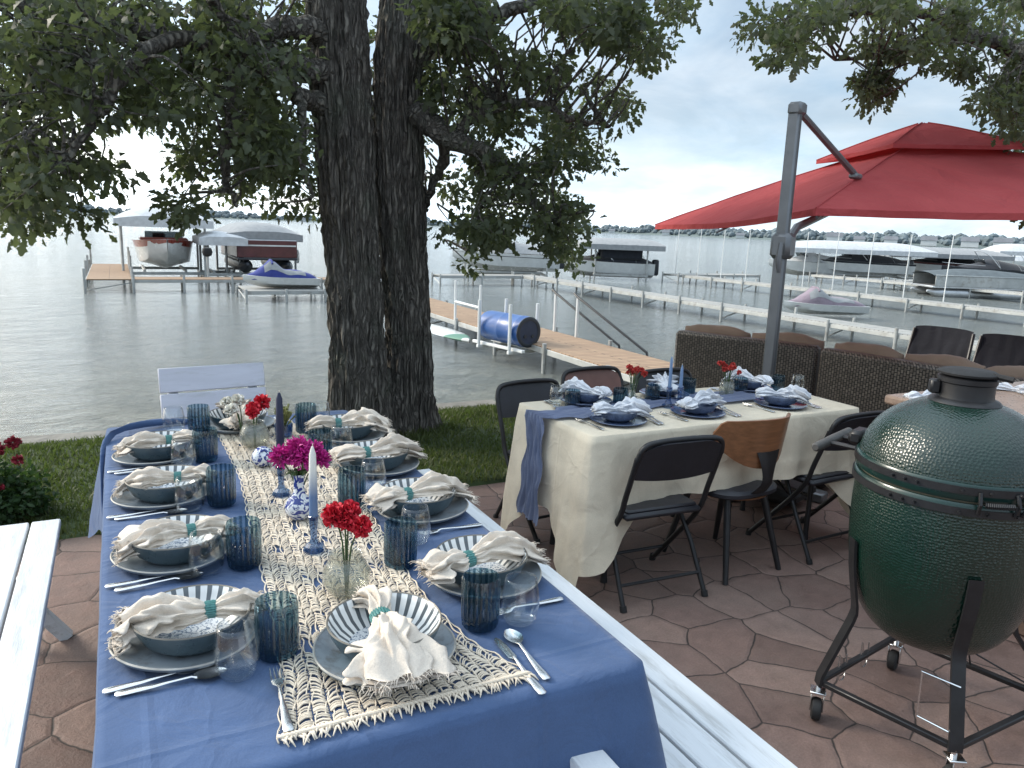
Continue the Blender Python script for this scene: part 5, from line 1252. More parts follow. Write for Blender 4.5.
for s in (-1, 1):
    a = ha + s * .22; MB().tube([pol(.285, a, .925), pol(.345, ha + s * .17, .925), pol(.375, ha + s * .155, .925)], .009, 6).build('handle_bracket', M['dark_steel'], gr)
pd_ = pol(.385, ha, .925); tv = Vector((-math.sin(ha), math.cos(ha), 0))
MB().tube([pd_ - tv * .165, pd_ - tv * .155, pd_, pd_ + tv * .155, pd_ + tv * .165], [.010, .016, .017, .016, .010], 12).build('handle', pm('grey_wood', (.07, .066, .062), .6, var=.3, vs=9), gr)
MB().box(tuple(pol(.30, ha, .955)), (.05, .09, .05), .012, ha).build('lid_latch', M['dark_steel'], gr)
# nest: four casters at the corners, frame bars, uprights hugging the base
cas = []
for k, (gx, gy) in enumerate([(2.055, 1.605), (2.155, 1.185), (2.70, 1.20), (2.585, 1.70)]):
    q = Vector((gx, gy, 0)) - GC; q.z = 0; a = math.atan2(q.y, q.x); rq = q.length; cas.append((a, q))
    leg = MB(); tg = Vector((-math.sin(a), math.cos(a), 0)); n_ = Vector((math.cos(a), math.sin(a), 0)); rr_ = []
    for p in [pol(.291, a, .66), pol(.284, a, .57), pol(.272, a, .50), pol(.258, a, .43), pol(.256, a, .40), pol(.264, a, .37), pol(rq, a, .160), pol(rq + .004, a, .125)]:
        rr_.append([p - tg * .020 + n_ * .005, p + tg * .020 + n_ * .005, p + tg * .020 - n_ * .005 + Vector((0, 0, -.006)), p - tg * .020 - n_ * .005 + Vector((0, 0, -.006))])
    leg.grid([[tuple(v) for v in r] for r in rr_], True); leg.f.append((0, 1, 2, 3)); e = (len(rr_) - 1) * 4; leg.f.append((e, e + 1, e + 2, e + 3)); leg.build('upright', M['dark_steel'], gr)
    ca = bpy.data.objects.new('caster', None); COL.objects.link(ca); ca.location = q; ca.rotation_euler.z = a + 1.2 + .5 * k; ca.parent = gr
    MB().lathe([(0, -.016), (.030, -.016), (.037, -.012), (.039, 0), (.037, .012), (.030, .016), (0, .016)], 28).build('tyre', M['black_rubber'], ca); ca.children[0].rotation_euler = (PI / 2, 0, 0); ca.children[0].location = (.012, 0, .039)
    fk = MB(); fk.box((.006, .020, .066), (.03, .004, .07), .002); fk.box((.006, -.020, .066), (.03, .004, .07), .002); fk.box((.004, 0, .103), (.05, .05, .008), .002); fk.tube([(0, 0, .104), (0, 0, .13)], .009, 8); fk.build('fork', M['steel'], ca)
for k in range(4):
    a, q = cas[k]; a2, q2 = cas[(k + 1) % 4]; d = (q2 - q); MB().box(tuple((q + q2) / 2 + Vector((0, 0, .135))), (d.length, .022, .018), .003, math.atan2(d.y, d.x)).build('frame_bar', M['dark_steel'], gr)
    m1, m2 = q.lerp(q2, .30), q.lerp(q2, .7)
a, q = cas[0]; a1, q1 = cas[3]; a3, q3 = cas[1]
for t in (.22, .5):      # bent wire tool hooks on the frame side by the cream table
    b_ = q.lerp(q1, t) + Vector((0, 0, .145)); i_ = (Vector((0, 0, 0)) - b_); i_.z = 0; i_.normalize(); i_ = (q1 - q).normalized()
    MB().tube(smooth_path([b_, b_ + Vector((0, 0, .05)), b_ + i_ * .012 + Vector((0, 0, .01)), b_ + i_ * .012 + Vector((0, 0, -.05)), b_ + i_ * .05 + Vector((0, 0, -.05)), b_ + i_ * .05 + Vector((0, 0, .035))], 3), .003, 6).build('tool_hook', M['steel'], gr)
MB().tube([cas[1][1] * .92 + Vector((0, 0, .32)), cas[1][1].lerp(cas[0][1], .28) * 1.0 + Vector((0, 0, .33)), cas[1][1].lerp(cas[0][1], .27) * 1.0 + Vector((0, 0, .18)), cas[1][1] * .97 + Vector((0, 0, .17))], .0035, 6).build('tool_hook', M['steel'], gr)
MB().tube([cas[2][1] + Vector((0, 0, .14)), Vector((.02, -.03, .34))], .003, 5).build('brace_wire', M['dark_steel'], gr)
MB().tube([cas[3][1].lerp(cas[2][1], .5) + Vector((0, 0, .14)), Vector((.08, -.08, .36))], .003, 5).build('brace_wire', M['dark_steel'], gr)

# ---- stone counter behind the grill
def stone_mat():
    m, nt, out = new_mat('ledge_stone'); p = N(nt, 'ShaderNodeBsdfPrincipled'); L(nt, p.outputs[0], out.inputs[0])
    v = coords(nt, 'Object', (1, 1, 2.2), False); vo = N(nt, 'ShaderNodeTexVoronoi', feature='DISTANCE_TO_EDGE'); vo.inputs['Scale'].default_value = 4.2; L(nt, v, vo.inputs['Vector'])
    vc = N(nt, 'ShaderNodeTexVoronoi'); vc.inputs['Scale'].default_value = 4.2; L(nt, v, vc.inputs['Vector']); sp_ = N(nt, 'ShaderNodeSeparateColor'); L(nt, vc.outputs['Color'], sp_.inputs[0])
    n1 = noise_t(nt, v, 14, 7, .7); c = ramp(nt, sp_.outputs[0], [(0, (.14, .085, .06)), (1, (.25, .165, .12))]); c = mixc(nt, .6, c, ramp(nt, n1, [(.3, (.5, .5, .5)), (.7, (1, 1, 1))]), 'MULTIPLY')
    g_ = ramp(nt, vo.outputs['Distance'], [(.015, (0, 0, 0)), (.05, (1, 1, 1))]); L(nt, mixc(nt, g_, (.06, .045, .036), c), p.inputs['Base Color']); p.inputs['Roughness'].default_value = .85
    b = bump(nt, g_, .7, .02); L(nt, bump(nt, n1, .5, .01, b), p.inputs['Normal']); return m
ct = thing('stone_counter', 'stone clad outdoor counter with tan granite top behind the grill', 'counter', (3.23, 1.45, 0))
MB().box((.98, .46, .4275), (1.80, .80, .855), .012).build('base', stone_mat(), ct)
MB().box((.98, .46, .878), (1.96, .92, .044), .010).build('countertop', M['granite'], ct)
WN[1].put('white napkin lying on the granite counter just behind the grill cap', tuple(onz(926, 398, .902) - Vector((0, 0, .004))), 1.2, .6)
WN[0].put('white napkin at the far edge of the granite counter', tuple(onz(1018, 392, .902) - Vector((0, 0, .004))), .2, .7)
# ================================================================ DOCKS, LIFTS, BOATS
def dock(label, x0, x1, y0, y1, z=ZD, mat=None, step=2.4, th=.10, post=.045, up=.12, axis='y', skip=()):
    """level dock on posts; x/y are its sides"""
    d = thing('dock', label, 'dock', ((x0 + x1) / 2, (y0 + y1) / 2, ZL))
    cx, cy = (x0 + x1) / 2, (y0 + y1) / 2
    o = MB().box((0, 0, z - ZL - .02), (x1 - x0 - .06, y1 - y0, .045), .006).build('deck', mat, d)
    f = MB()
    for s in (-1, 1):
        if axis == 'y': f.box((s * ((x1 - x0) / 2 - .02), 0, z - ZL - .075), (.05, y1 - y0 + .04, .11), .005)
        else: f.box((0, s * ((y1 - y0) / 2 - .02), z - ZL - .075), (x1 - x0 + .04, .05, .11), .005)
    f.build('side_beam', M['galv'], d)
    L_ = (y1 - y0) if axis == 'y' else (x1 - x0); n = max(1, round(L_ / step))
    for i in range(n + 1):
        t = -L_ / 2 + L_ * i / n
        for s in (-1, 1):
            w_ = ((x1 - x0) if axis == 'y' else (y1 - y0)) / 2 + .03
            x, y = (s * w_, t) if axis == 'y' else (t, s * w_)
            MB().tube([(x, y, -.9), (x, y, z - ZL + up * random.uniform(.3, 1.6))], post, 8).build('post', M['galv'], d)
        if i % 2 == 0 and i < n:
            a = Vector((-w_, t, .1)) if axis == 'y' else Vector((t, -w_, .1)); b = Vector((w_, t + .05, z - ZL - .12)) if axis == 'y' else Vector((t + .05, w_, z - ZL - .12))
            MB().tube([a, b], .02, 5).build('brace', M['galv'], d)
    return d
tan = M['tan_deck']; gry = M['grey_deck']
# the near dock with its barrel
dock('tan decked dock running out from the lawn past the blue barrel', 7.45, 8.95, 6.3, 30.9, mat=tan, step=2.3)
# piers on the right
dock('long pale dock closest to the lounge chairs, reaching to the white runabout', 17.75, 18.75, 6.4, 34.5, mat=gry, step=2.2)
dock('pale dock with the row of tall white poles', 28.55, 29.45, 6.4, 34.5, mat=gry, step=2.4)
dock('weathered dock in front of the far row of covered boats', 40.2, 41.3, 6.4, 36, mat=gry, step=2.6)
dock('short cross dock beside the boat with the black cover', 28.4, 34.6, 34.8, 36.2, mat=gry, axis='x')
dock('cross dock under the far white canopies', 41.4, 58, 30.2, 31.4, mat=gry, axis='x', step=2.6)
dock('narrow cross dock at the lake end of the long pale dock', 13.4, 17.7, 33.6, 34.6, mat=gry, axis='x')
# left pier
lpz = dock('tan platform at the lake end of the left dock', -1.05, .45, 31.0, 40.5, mat=tan, step=2.2, up=.5)
dock('grey cross dock in front of the red boat', .47, 8.95, 31.0, 32.2, mat=tan, axis='x', step=1.6)

# tall thin white poles on the pale dock
for (px, py) in [(675, 277), (697, 279), (720, 281), (745, 283), (802, 287), (832, 290), (866, 293), (903, 297), (943, 303)]:
    q = onz(px, py, ZD); o = MB().tube([(0, 0, -.05), (0, 0, 1.2), (.05, 0, 2.6)], [.022, .020, .018], 8).build('dock_pole', M['white_pipe']); place(o, (29.47 + random.uniform(-.02, .02), q.y * 29.47 / q.x, ZD))
    tag(o, 'tall thin white pole standing on the pale dock below the red umbrella', 'pole', 'white poles on the dock')

def hull(L_, B, Hh, bow=.5, n=22, keel=.25, flare=.14, sheer=.18):
    """runabout hull along +y (bow at +y), keel at z=0; returns side mesh rows"""
    rows = []
    for i in range(n + 1):
        t = i / n; y = -L_ / 2 + L_ * t
        w_ = B / 2 * (1 if t < bow else max(.012, 1 - ((t - bow) / (1 - bow)) ** 2.2)); zk = 0 + (Hh * .75 * ((t - bow) / (1 - bow)) ** 3 if t > bow else 0); zs = Hh + sheer * t * t
        ch = w_ * (.86 if t < .85 else .7); zc = zk + keel * (.9 + .4 * t) * min(1, w_ / (B / 4))
        prof = [(0, zk), (ch * .55, zk + (zc - zk) * .6), (ch, zc), (ch + (w_ - ch) * .5, (zc + zs) / 2), (w_, zs), (w_ - .06 if w_ > .1 else w_ * .5, zs + .01), (max(0, w_ - .10), zs - .02)]
        rows.append([(-a, y, z) for a, z in reversed(prof)] + [(a, y, z) for a, z in prof[1:]])
    m = MB().grid(rows); m.f.append(tuple(range(len(rows[0]))))
    return m, rows
def hull_obj(name, mat, parent, L_, B, Hh, stripe=None, full=False, **k):
    m, rows = hull(L_, B, Hh, **k); o = m.build('hull', mat, parent, 50)
    dk = MB().grid([[(r[0][0], r[0][1], r[0][2] + .0), (0, r[0][1], r[0][2] + .03), (r[-1][0], r[-1][1], r[-1][2])] for r in rows]).build('deck', M['boat_white'] if 'boat_white' in M else mat, parent, 50)
    if stripe:
        s = MB()
        for sd_ in (0, -1):
            idx = (1, 2, 3) if sd_ == 0 else (-2, -3, -4); sg = -1 if sd_ == 0 else 1
            if full: s.grid([[(r[idx[0]][0] + sg * .012, r[idx[0]][1], r[idx[0]][2] - .03), (r[idx[1]][0] + sg * .014, r[idx[1]][1], r[idx[1]][2]), (r[idx[2]][0] + sg * .014, r[idx[2]][1], r[idx[2]][2] + .10)] for r in rows]); continue
            g_ = [[(r[idx[0]][0] + sg * .012, r[idx[0]][1], r[idx[0]][2] - .05), ((r[idx[2]][0] + r[idx[1]][0]) / 2 + sg * .012, r[idx[2]][1], (r[idx[2]][2] + r[idx[1]][2]) / 2)] for r in rows]; s.grid(g_)
        s.build('stripe', stripe, parent, 50)
    return rows
M['boat_white'] = pm('boat_white', (.62, .63, .62), .25, var=.1, vs=2, coat=.3)
M['boat_red'] = pm('boat_red', (.24, .045, .03), .3, var=.25, vs=3, coat=.3)
M['boat_maroon'] = pm('boat_maroon', (.085, .020, .022), .35, var=.3, vs=3, coat=.2)
M['boat_dark'] = pm('boat_dark', (.022, .026, .034), .4, var=.3, vs=3)
M['cover_grey'] = cloth_mat('cover_grey', (.30, .31, .32), wr=.8)
M['cover_white'] = cloth_mat('cover_white', (.66, .68, .70), wr=.5, trans=.15)
M['cover_dark'] = cloth_mat('cover_dark', (.025, .028, .036), wr=.8)
M['cover_mauve'] = cloth_mat('cover_mauve', (.26, .21, .25), wr=.9)
M['cover_blue'] = cloth_mat('cover_blue', (.045, .06, .24), wr=.9)
M['smoke_glass'] = glass_mat('smoke_glass', (.30, .34, .36), .2, (.02, .02, .025))
def lift(label, loc, rz, W_, L_, post_h, canopy=None, rise=.7, low=.0, group=None, roof_over=.25):
    """boat lift: four posts, cradle, arched canopy (y = along the boat), z = 0 at the water"""
    l = thing('boat_lift', label, 'boat lift', loc, rz, group)
    for sx_ in (-1, 1):
        for sy_ in (-1, 1): MB().tube([(sx_ * W_ / 2, sy_ * L_ * .33, -.9), (sx_ * W_ / 2, sy_ * L_ * .33, post_h)], .05, 8).build('post', M['galv'], l)
        MB().box((sx_ * W_ / 2, 0, .28), (.10, L_ * .7, .12), .01).build('side_beam', M['galv'], l)
        MB().box((sx_ * W_ * .25, 0, .50 + low), (.10, L_ * .6, .10), .01).build('bunk', M['galv'], l)
    for sy_ in (-1, 1): MB().box((0, sy_ * L_ * .33, .40 + low), (W_, .09, .12), .01).build('cradle_beam', M['galv'], l)
    wh = MB().lathe([(.27, -.02), (.30, -.02), (.30, .02), (.27, .02), (.27, -.02)], 24)
    for k in range(4): a = PI * k / 4; wh.tube([(-.28 * math.cos(a), -.28 * math.sin(a), 0), (.28 * math.cos(a), .28 * math.sin(a), 0)], .012, 5)
    o = wh.build('winch_wheel', M['galv'], l); o.location = (W_ / 2 + .10, -L_ * .33, post_h * .55); o.rotation_euler = (0, PI / 2, 0)
    if canopy:
        rows = []; W2 = W_ / 2 + roof_over
        for i in range(15):
            t = i / 14 * 2 - 1; y = t * (L_ / 2 + .2); e = rise * (1 - .75 * abs(t) ** 6); row = []
            for k in range(17):
                q = k / 8 - 1; row.append((q * W2, y, post_h + e * (1 - abs(q) ** 2.4) + .02 * noise.noise((q * 3, t * 5, 1))))
            rows.append([(-W2, y, post_h - .30)] + row + [(W2, y, post_h - .30)])
        m = MB().grid(rows); m.f.append(tuple(range(19))); m.f.append(tuple(range(14 * 19, 15 * 19))); m.build('canopy', canopy, l, 50)
        fr = MB()
        for s in (-1, 1): fr.tube([(s * W_ / 2, -L_ / 2, post_h - .02), (s * W_ / 2, L_ / 2, post_h - .02)], .03, 6)
        fr.build('canopy_frame', M['galv'], l)
    return l
def on_water(px, py_bottom, Y): return ony(px, py_bottom, Y)

# red runabout on its lift, bow toward the lawn
bx = ony(163, 250, 37).x
lift('boat lift with rounded white canopy over the red boat', (bx, 37.5, ZL), 0, 3.2, 5.6, 2.62, M['cover_white'], .55)
b = thing('motor_boat', 'red boat raised on the lift under the rounded white canopy', 'boat', (bx + .05, 37.2, ZL + .55), PI)
rows = hull_obj('b', M['boat_white'], b, 5.6, 2.35, 1.12, M['boat_red'], True)
MB().box((0, -.3, 1.22), (1.9, 2.4, .20), .08).build('cockpit', M['boat_red'], b); MB().box((0, .6, 1.42), (1.5, .06, .34), .02, Matrix.Rotation(R(-25), 3, 'X')).build('windshield', M['smoke_glass'], b)
MB().box((0, -2.95, .7), (.4, .35, .9), .08).build('outboard_motor', M['boat_dark'], b); MB().box((.2, .35, 1.40), (.5, .3, .22), .05).build('seat', M['boat_white'], b)
# maroon pontoon boat on its lift
mxp = ony(257, 258, 37).x
lift('boat lift with grey canopy over the maroon pontoon boat', (mxp, 37.5, ZL), 0, 2.95, 5.4, 2.15, M['cover_grey'], .48, roof_over=.12)
b = thing('pontoon_boat', 'maroon pontoon boat seen end on beneath a grey canopy', 'boat', (mxp + .05, 37.2, ZL + .48), PI)
for s in (-1, 1): MB().tube([(s * .85, -2.7, .30), (s * .85, 2.3, .30), (s * .85, 2.9, .42)], [.29, .29, .06], 16).build('float', M['boat_dark'], b)
MB().box((0, 0, .63), (2.5, 5.7, .10), .02).build('deck', M['boat_dark'], b); MB().box((0, 2.75, 1.05), (2.46, .06, .72), .02).build('front_panel', M['boat_maroon'], b)
for s in (-1, 1): MB().box((s * 1.23, 0, 1.05), (.05, 5.5, .72), .02).build('side_panel', M['boat_maroon'], b)
MB().box((0, 2.79, 1.20), (2.40, .012, .06), .0).build('stripe', M['boat_white'], b); MB().box((0, .2, 1.46), (2.3, 3.4, .12), .05).build('cover', M['cover_dark'], b)
MB().tube([(-1.23, 2.7, 1.42), (1.23, 2.7, 1.42)], .025, 6).build('rail', M['alu'], b); MB().box((.65, .5, 1.62), (.45, .5, .45), .12).build('helm_seat', M['boat_dark'], b)
lift('low bare lift with a winch wheel between the red and maroon boats', (ony(220, 260, 36.0).x, 36.0, ZL), 0, 1.4, 3.0, 1.95, M['cover_white'], .25)
mp = MB().tube([(0, 0, -.6), (0, 0, 1.35)], .05, 8).build('mooring_post', M['galv']); place(mp, (ony(208, 270, 32.5).x, 32.5, ZL)); tag(mp, 'mooring post with round dark cap on the left dock', 'post')
MB().lathe([(0, 1.25), (.16, 1.32), (.20, 1.45), (.16, 1.60), (0, 1.66)], 16).build('cap', M['black_rubber'], mp)
# covered jet ski on a white platform
def jetski(label, loc, rz, m1, m2, L_=2.9):
    j = thing('jet_ski', label, 'jet ski', loc, rz)
    hull_obj('j', M['boat_white'], j, L_, 1.1, .36, None, keel=.14, sheer=.10)
    rows = []
    for i in range(25):
        t = i / 24; y = -L_ * .47 + L_ * .94 * t; w_ = .50 * (1 if t < .5 else max(.06, 1 - ((t - .5) / .5) ** 2.4))
        hh = np.interp(t, [0, .08, .2, .45, .58, .66, .74, .88, 1], [.40, .52, .62, .66, .92, .98, .80, .55, .44]); row = []
        for k in range(15):
            a = PI * k / 14; row.append((-w_ * math.copysign(abs(math.cos(a)) ** .8, math.cos(a)), y, .30 + (hh - .30) * math.sin(a) ** .75 + .03 * noise.noise((k * .5, t * 9, 2))))
        rows.append(row)
    m = MB().grid(rows); m.build('cover', m1, j, 60)
    s = [[(x * 1.01, y, z * 1.012) for (x, y, z) in r[2:6]] for r in rows[4:19]]; s2 = [[(x * 1.01, y, z * 1.012) for (x, y, z) in r[9:13]] for r in rows[4:19]]
    g_ = MB().grid(s); g_.grid(s2); g_.build('cover_panel', m2, j, 60)
    MB().tube([(-.36, L_ * .13, .86), (-.20, L_ * .13, .97), (.20, L_ * .13, .97), (.36, L_ * .13, .86)], .035, 8).build('handlebar', m1, j)
    return j
pa, pb = onz(246, 291, ZD - .1), onz(326, 291, ZD - .1)
dock('white platform lift under the blue covered jet ski', pa.x, pb.x, pa.y, pa.y + 2.2, z=ZD - .1, mat=gry, axis='x', step=1.2, up=.05)
jetski('jet ski under a blue and grey cover on a white platform, left of the oak', ((pa.x + pb.x) / 2, pa.y + 1.0, ZD - .08), R(90), M['cover_blue'], M['cover_grey'], 2.55)

# by the near dock: barrel in a rack, handrails, H rail, paddle board
ry0, ry1 = 13.65, 15.05; rx = 7.2; rk = thing('barrel_rack', 'white post rack holding the blue barrel off the side of the tan dock', 'rack', (rx, (ry0 + ry1) / 2, ZL), R(12))
zb_ = ZD - ZL - .12
for s in (-1, 1):
    for yy in (-.62, .42): MB().tube([(s * .36, yy, zb_ - .05), (s * .36, yy, zb_ + .92)], .035, 8).build('post', M['white_pipe'], rk)
    MB().box((s * .25, -.1, zb_), (.08, 1.7, .06), .008).build('rail', M['white_pipe'], rk)
for yy in (-.62, .42): MB().box((.05, yy, zb_ - .06), (.90, .07, .06), .006).build('crossbar', M['white_pipe'], rk)
bl = thing('barrel', 'big blue plastic barrel lying in the rack beside the tan dock', 'barrel', (rx + .17, ry0 - .06, ZL + zb_ + .36), R(12))
blue = pm('blue_plastic', (.022, .085, .27), .35, var=.15, vs=3)
q = MB().lathe([(.0, 0), (.27, 0), (.31, .02), (.315, .10), (.325, .14), (.325, .17), (.315, .20), (.315, .62), (.325, .66), (.325, .69), (.315, .72), (.315, 1.25), (.30, 1.33), (.25, 1.36), (0, 1.36)], 40).build('body', blue, bl); q.rotation_euler = (-PI / 2, 0, 0)
q = MB().lathe([(.24, -.012), (.285, -.02), (.315, -.006), (.312, .02), (.24, .012), (.24, -.012)], 40).build('rim', M['boat_dark'], bl); q.rotation_euler = (-PI / 2, 0, 0)
q = MB().lathe([(0, -.006), (.24, -.006), (.24, -.002), (0, -.002)], 40).build('lid', pm('dark_blue_lid', (.02, .03, .06), .5, var=.3, vs=6), bl); q.rotation_euler = (-PI / 2, 0, 0)
for (x, z) in ((-.10, .08), (.10, .08)): q = MB().lathe([(0, -.022), (.035, -.022), (.04, -.006), (0, -.006)], 16, c=(x, z, 0)).build('bung', M['boat_dark'], bl); q.rotation_euler = (-PI / 2, 0, 0)
for (px0, py0, px1, py1, nm) in [(553, 308, 592, 343, 'lakeward'), (575, 309, 614, 349, 'landward')]:
    a = onz(px0 + 1, py0 + 30, ZD); a = Vector((8.9, a.y * 8.9 / a.x, ZD)); h_ = thing('handrail', 'dark slanting handrail on a white post on the tan dock, the %s of two' % nm, 'handrail', tuple(a))
    MB().tube([(0, 0, -.1), (0, 0, .85)], .035, 8).build('post', M['white_pipe'], h_); MB().tube([(0, .15, .95), (0, 0, .88), (.35, -2.1, -.02), (.36, -2.15, -.25)], .028, 8).build('rail', M['dark_steel'], h_)
a, c = onz(436, 311, ZD), onz(465, 324, ZD)
hr = thing('dock_railing', 'white H-shaped pipe railing on the tan dock by the oak trunk', 'railing', (7.5, 17.0, ZD))
for yy in (.75, -.75): MB().tube([(0, yy, -.12), (0, yy, .98)], .035, 8).build('post', M['white_pipe'], hr)
MB().tube([(0, -.75, .45), (0, .75, .45)], .028, 8).build('rail', M['white_pipe'], hr)
pbd = MB(); rows = []
for i in range(17):
    t = i / 16 * 2 - 1; w_ = .36 * (1 - abs(t) ** 2.6) + .01; rows.append([(w_ * math.cos(a_), t * 1.6, .05 * math.sin(a_)) for a_ in np.linspace(0, 2 * PI, 14, endpoint=False)])
pbd.grid(rows, True); o = pbd.build('paddle_board', M['boat_white']); place(o, (6.95, 17.2, ZD - .22)); tag(o, 'white and green paddle board lying along the tan dock by the oak trunk', 'paddle board')
g_ = MB().grid([[(x * 1.005, y, z * 1.06) for (x, y, z) in r] for r in rows[1:5]], True).build('nose_pad', pm('green_pad', (.10, .22, .16), .6), o)
kb = MB(); kb.grid([[(.33 * (1 - abs(t) ** 3) * math.cos(a_), t * 1.3, .14 * (1 - abs(t) ** 4) * math.sin(a_)) for a_ in np.linspace(0, 2 * PI, 14, endpoint=False)] for t in np.linspace(-.99, .99, 15)], True)
o = kb.build('kayak', blue); place(o, (7.0, 21.6, ZD + .18), R(14)); tag(o, 'blue kayak at the lake end of the tan dock, half behind the oak trunk', 'kayak')

# centre: white runabout with grey cover; runabout with black canvas
def runabout(label, loc, rz, L_, B, cover, hullm, tower=False, stripe=None, canvas=None, full=False):
    b = thing('motor_boat', label, 'boat', loc, rz); rows = hull_obj('r', hullm, b, L_, B, .88, stripe, full)
    cr = []
    for i in range(15):
        t = i / 14; y = -L_ * .48 + L_ * .80 * t; w_ = B * .47 * (1 if t < .5 else 1 - .55 * ((t - .5) / .5) ** 2); hh = np.interp(t, [0, .15, .45, .58, .75, 1], [.12, .35, .55, .62, .28, .06])
        cr.append([(w_ * q, y, .90 + .10 * t + hh * (1 - abs(q) ** 2.2)) for q in np.linspace(-1, 1, 13)])
    MB().grid(cr).build('cover', cover, b, 60)
    MB().box((0, L_ * .08, 1.42), (B * .62, .05, .32), .02, Matrix.Rotation(R(-30), 3, 'X')).build('windshield', M['smoke_glass'], b)
    MB().box((0, -L_ / 2 - .2, .65), (.42, .4, .95), .08).build('outboard_motor', M['boat_dark'], b)
    for s in (0, -1):      # bow rail along the sheer
        rl = [Vector(r[s]) + Vector((0, 0, .22)) for r in rows if r[0][1] > L_ * .05]
        MB().tube(rl, .014, 6, True).build('bow_rail', M['alu'], b)
    for t in (.25, .5):     # straps over the cover
        r = cr[int(t * 14)]; MB().tube([Vector(q) + Vector((0, 0, .012)) for q in r], .014, 4, True, (1, .4)).build('strap', M['cover_dark'] if cover is not M['cover_dark'] else M['cover_grey'], b)
    if tower:
        for s in (-1, 1): MB().tube([(s * B * .45, -.4, 1.05), (s * B * .40, .2, 1.75), (s * B * .25, .6, 2.05)], .03, 8).build('tower_leg', M['alu'], b)
        MB().tube([(-B * .25, .6, 2.05), (B * .25, .6, 2.05)], .03, 8).build('tower_bar', M['alu'], b)
    if canvas:
        MB().box((0, -L_ * .16, 1.55), (B * .95, L_ * .42, .95), .12).build('canvas_enclosure', canvas, b)
    return b
wy = 37.0; wx = ony(505, 262, wy).x
lift('boat lift without canopy carrying the white runabout with grey cover', (wx, wy, ZL), R(70), 2.9, 6.2, 1.05)
runabout('white runabout with peaked grey cover on a lift beyond the barrel', (wx, wy, ZL + .55), R(68), 5.6, 2.3, M['cover_grey'], M['boat_white'], False, M['boat_dark'])
ky = 39.0; kx = ony(604, 258, ky).x
runabout('silver boat with black canvas enclosure beside the red umbrella tip', (kx, ky, ZL + .10), R(62), 5.8, 2.4, M['cover_dark'], M['boat_white'], True, None, M['cover_dark'])
lift('boat lift with flat grey canopy over the boat with black canvas', (kx + .9, ky - .2, ZL), R(62), 3.0, 4.6, 2.05, M['cover_grey'], .35)
# covered jet ski right of the umbrella post
q = onz(822, 315, ZL + .1); jetski('jet ski under a mauve grey cover floating beside the pale dock', (q.x, q.y, ZL + .12), R(70), M['cover_mauve'], M['cover_grey'], 3.0)
# the far row on the right
def far_lift(lbl, px, W_, L_, ph, can, rise, Y, rz): p = ony(px, 265, Y); return lift(lbl, (p.x, Y, ZL), rz, W_, L_, ph, can, rise), p
l_, p = far_lift('boat lift with long white canopy right of the umbrella post', 852, 3.4, 9.0, 2.18, M['cover_white'], .52, 36.5, R(63))
runabout('black hulled cruiser with white topsides below the long white canopy', (p.x, 36.4, ZL + .45), R(62), 7.2, 2.6, M['cover_dark'], M['boat_white'], True, M['boat_dark'], None, True)
l_, p = far_lift('boat lift with long grey canopy over the maroon sided boat', 938, 3.3, 8.0, 2.05, M['cover_grey'], .42, 36.0, R(58))
runabout('dark boat with maroon sides under the long grey canopy', (p.x, 36.0, ZL + .45), R(58), 6.4, 2.5, M['cover_dark'], M['boat_white'], False, M['boat_maroon'], None, True)
l_, p = far_lift('boat lift with white canopy at the right edge of the far row', 1030, 3.2, 6.0, 2.35, M['cover_white'], .6, 36.5, R(55))
p = ony(985, 272, 31.5); runabout('low black speedboat with cover in the far right row', (p.x, 31.5, ZL + .30), R(58), 5.6, 2.2, M['cover_dark'], M['boat_dark'], True)
p = onz(972, 293, ZL + .2)
b = thing('pontoon_boat', 'dark covered pontoon boat low on the water behind the pale docks', 'boat', (p.x, p.y, ZL), R(62))
for s in (-1, 1): MB().tube([(s * .85, -2.7, .18), (s * .85, 2.3, .18), (s * .85, 2.9, .30)], [.29, .29, .06], 16).build('float', M['alu'], b)
MB().box((0, 0, .52), (2.4, 5.6, .10), .02).build('deck', M['alu'], b)
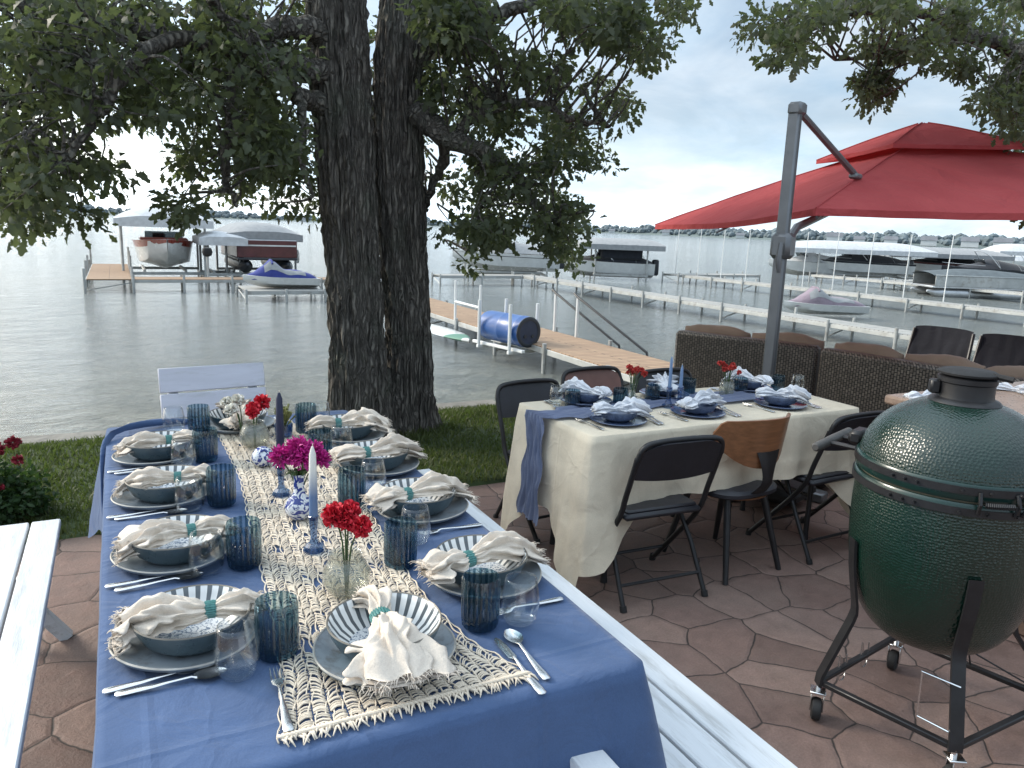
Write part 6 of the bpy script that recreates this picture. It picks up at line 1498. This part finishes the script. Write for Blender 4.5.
for s in (-1, 1): MB().box((s * 1.19, 0, .86), (.04, 5.4, .60), .02).build('side_panel', M['galv'], b)
rows = [[(1.25 * q, y, 1.12 + (.35 - .02 * abs(y) ** 2.2) * (1 - q * q) + .03 * noise.noise((q * 2, y, 4))) for q in np.linspace(-1, 1, 11)] for y in np.linspace(-2.8, 2.8, 17)]
MB().grid(rows).build('cover', pm('cover_slate', (.10, .12, .13), .8, var=.2, vs=3), b, 60)
p = ony(806, 268, 38.0); runabout('white cabin boat tucked behind the umbrella post', (p.x, 38, ZL + .3), R(70), 5.4, 2.4, M['cover_white'], M['boat_white'], True)
p = ony(1012, 262, 42.5); runabout('white runabout with white cover behind the far right canopies', (p.x, 42.5, ZL + .5), R(58), 5.6, 2.3, M['cover_white'], M['boat_white'])
# a moored boat far out, seen through the gap under the oak
p = onz(483, 249, ZL); runabout('white cruiser moored far out, glimpsed under the oak leaves', (p.x, p.y, ZL - .1), R(80), 8.5, 3.0, M['cover_white'], M['boat_white'], True)
for (px, py, s_) in [(998, 243, 1.0)]:
    p = onz(px, 250.5, ZL); d = 700 / Vector((p.x, p.y)).length; sb = thing('sail_boat', 'tiny white sailboat near the far shore at the right', 'sailboat', (p.x * d, p.y * d, ZL), R(60))
    hull_obj('s', M['boat_white'], sb, 8, 2.4, .9); MB().tube([(0, .4, .6), (0, .4, 11)], .12, 6).build('mast', M['alu'], sb)
    MB().add([(0, .3, 1.6), (0, -3.6, 1.8), (.3, -1.6, 5.6), (0, .3, 10.6)], [(0, 1, 2), (0, 2, 3)]).build('sail', M['cover_white'], sb, 0)

# ================================================================ RENDER SETTINGS
scene.render.engine = 'CYCLES'
cy = scene.cycles; cy.use_denoising = True; cy.max_bounces = 8; cy.transparent_max_bounces = 28; cy.diffuse_bounces = 3; cy.glossy_bounces = 4; cy.transmission_bounces = 4
cy.caustics_reflective = False; cy.caustics_refractive = False; cy.sample_clamp_indirect = 6
scene.view_settings.view_transform = 'Standard'; scene.view_settings.look = 'None'; scene.view_settings.exposure = 0; scene.view_settings.gamma = 1
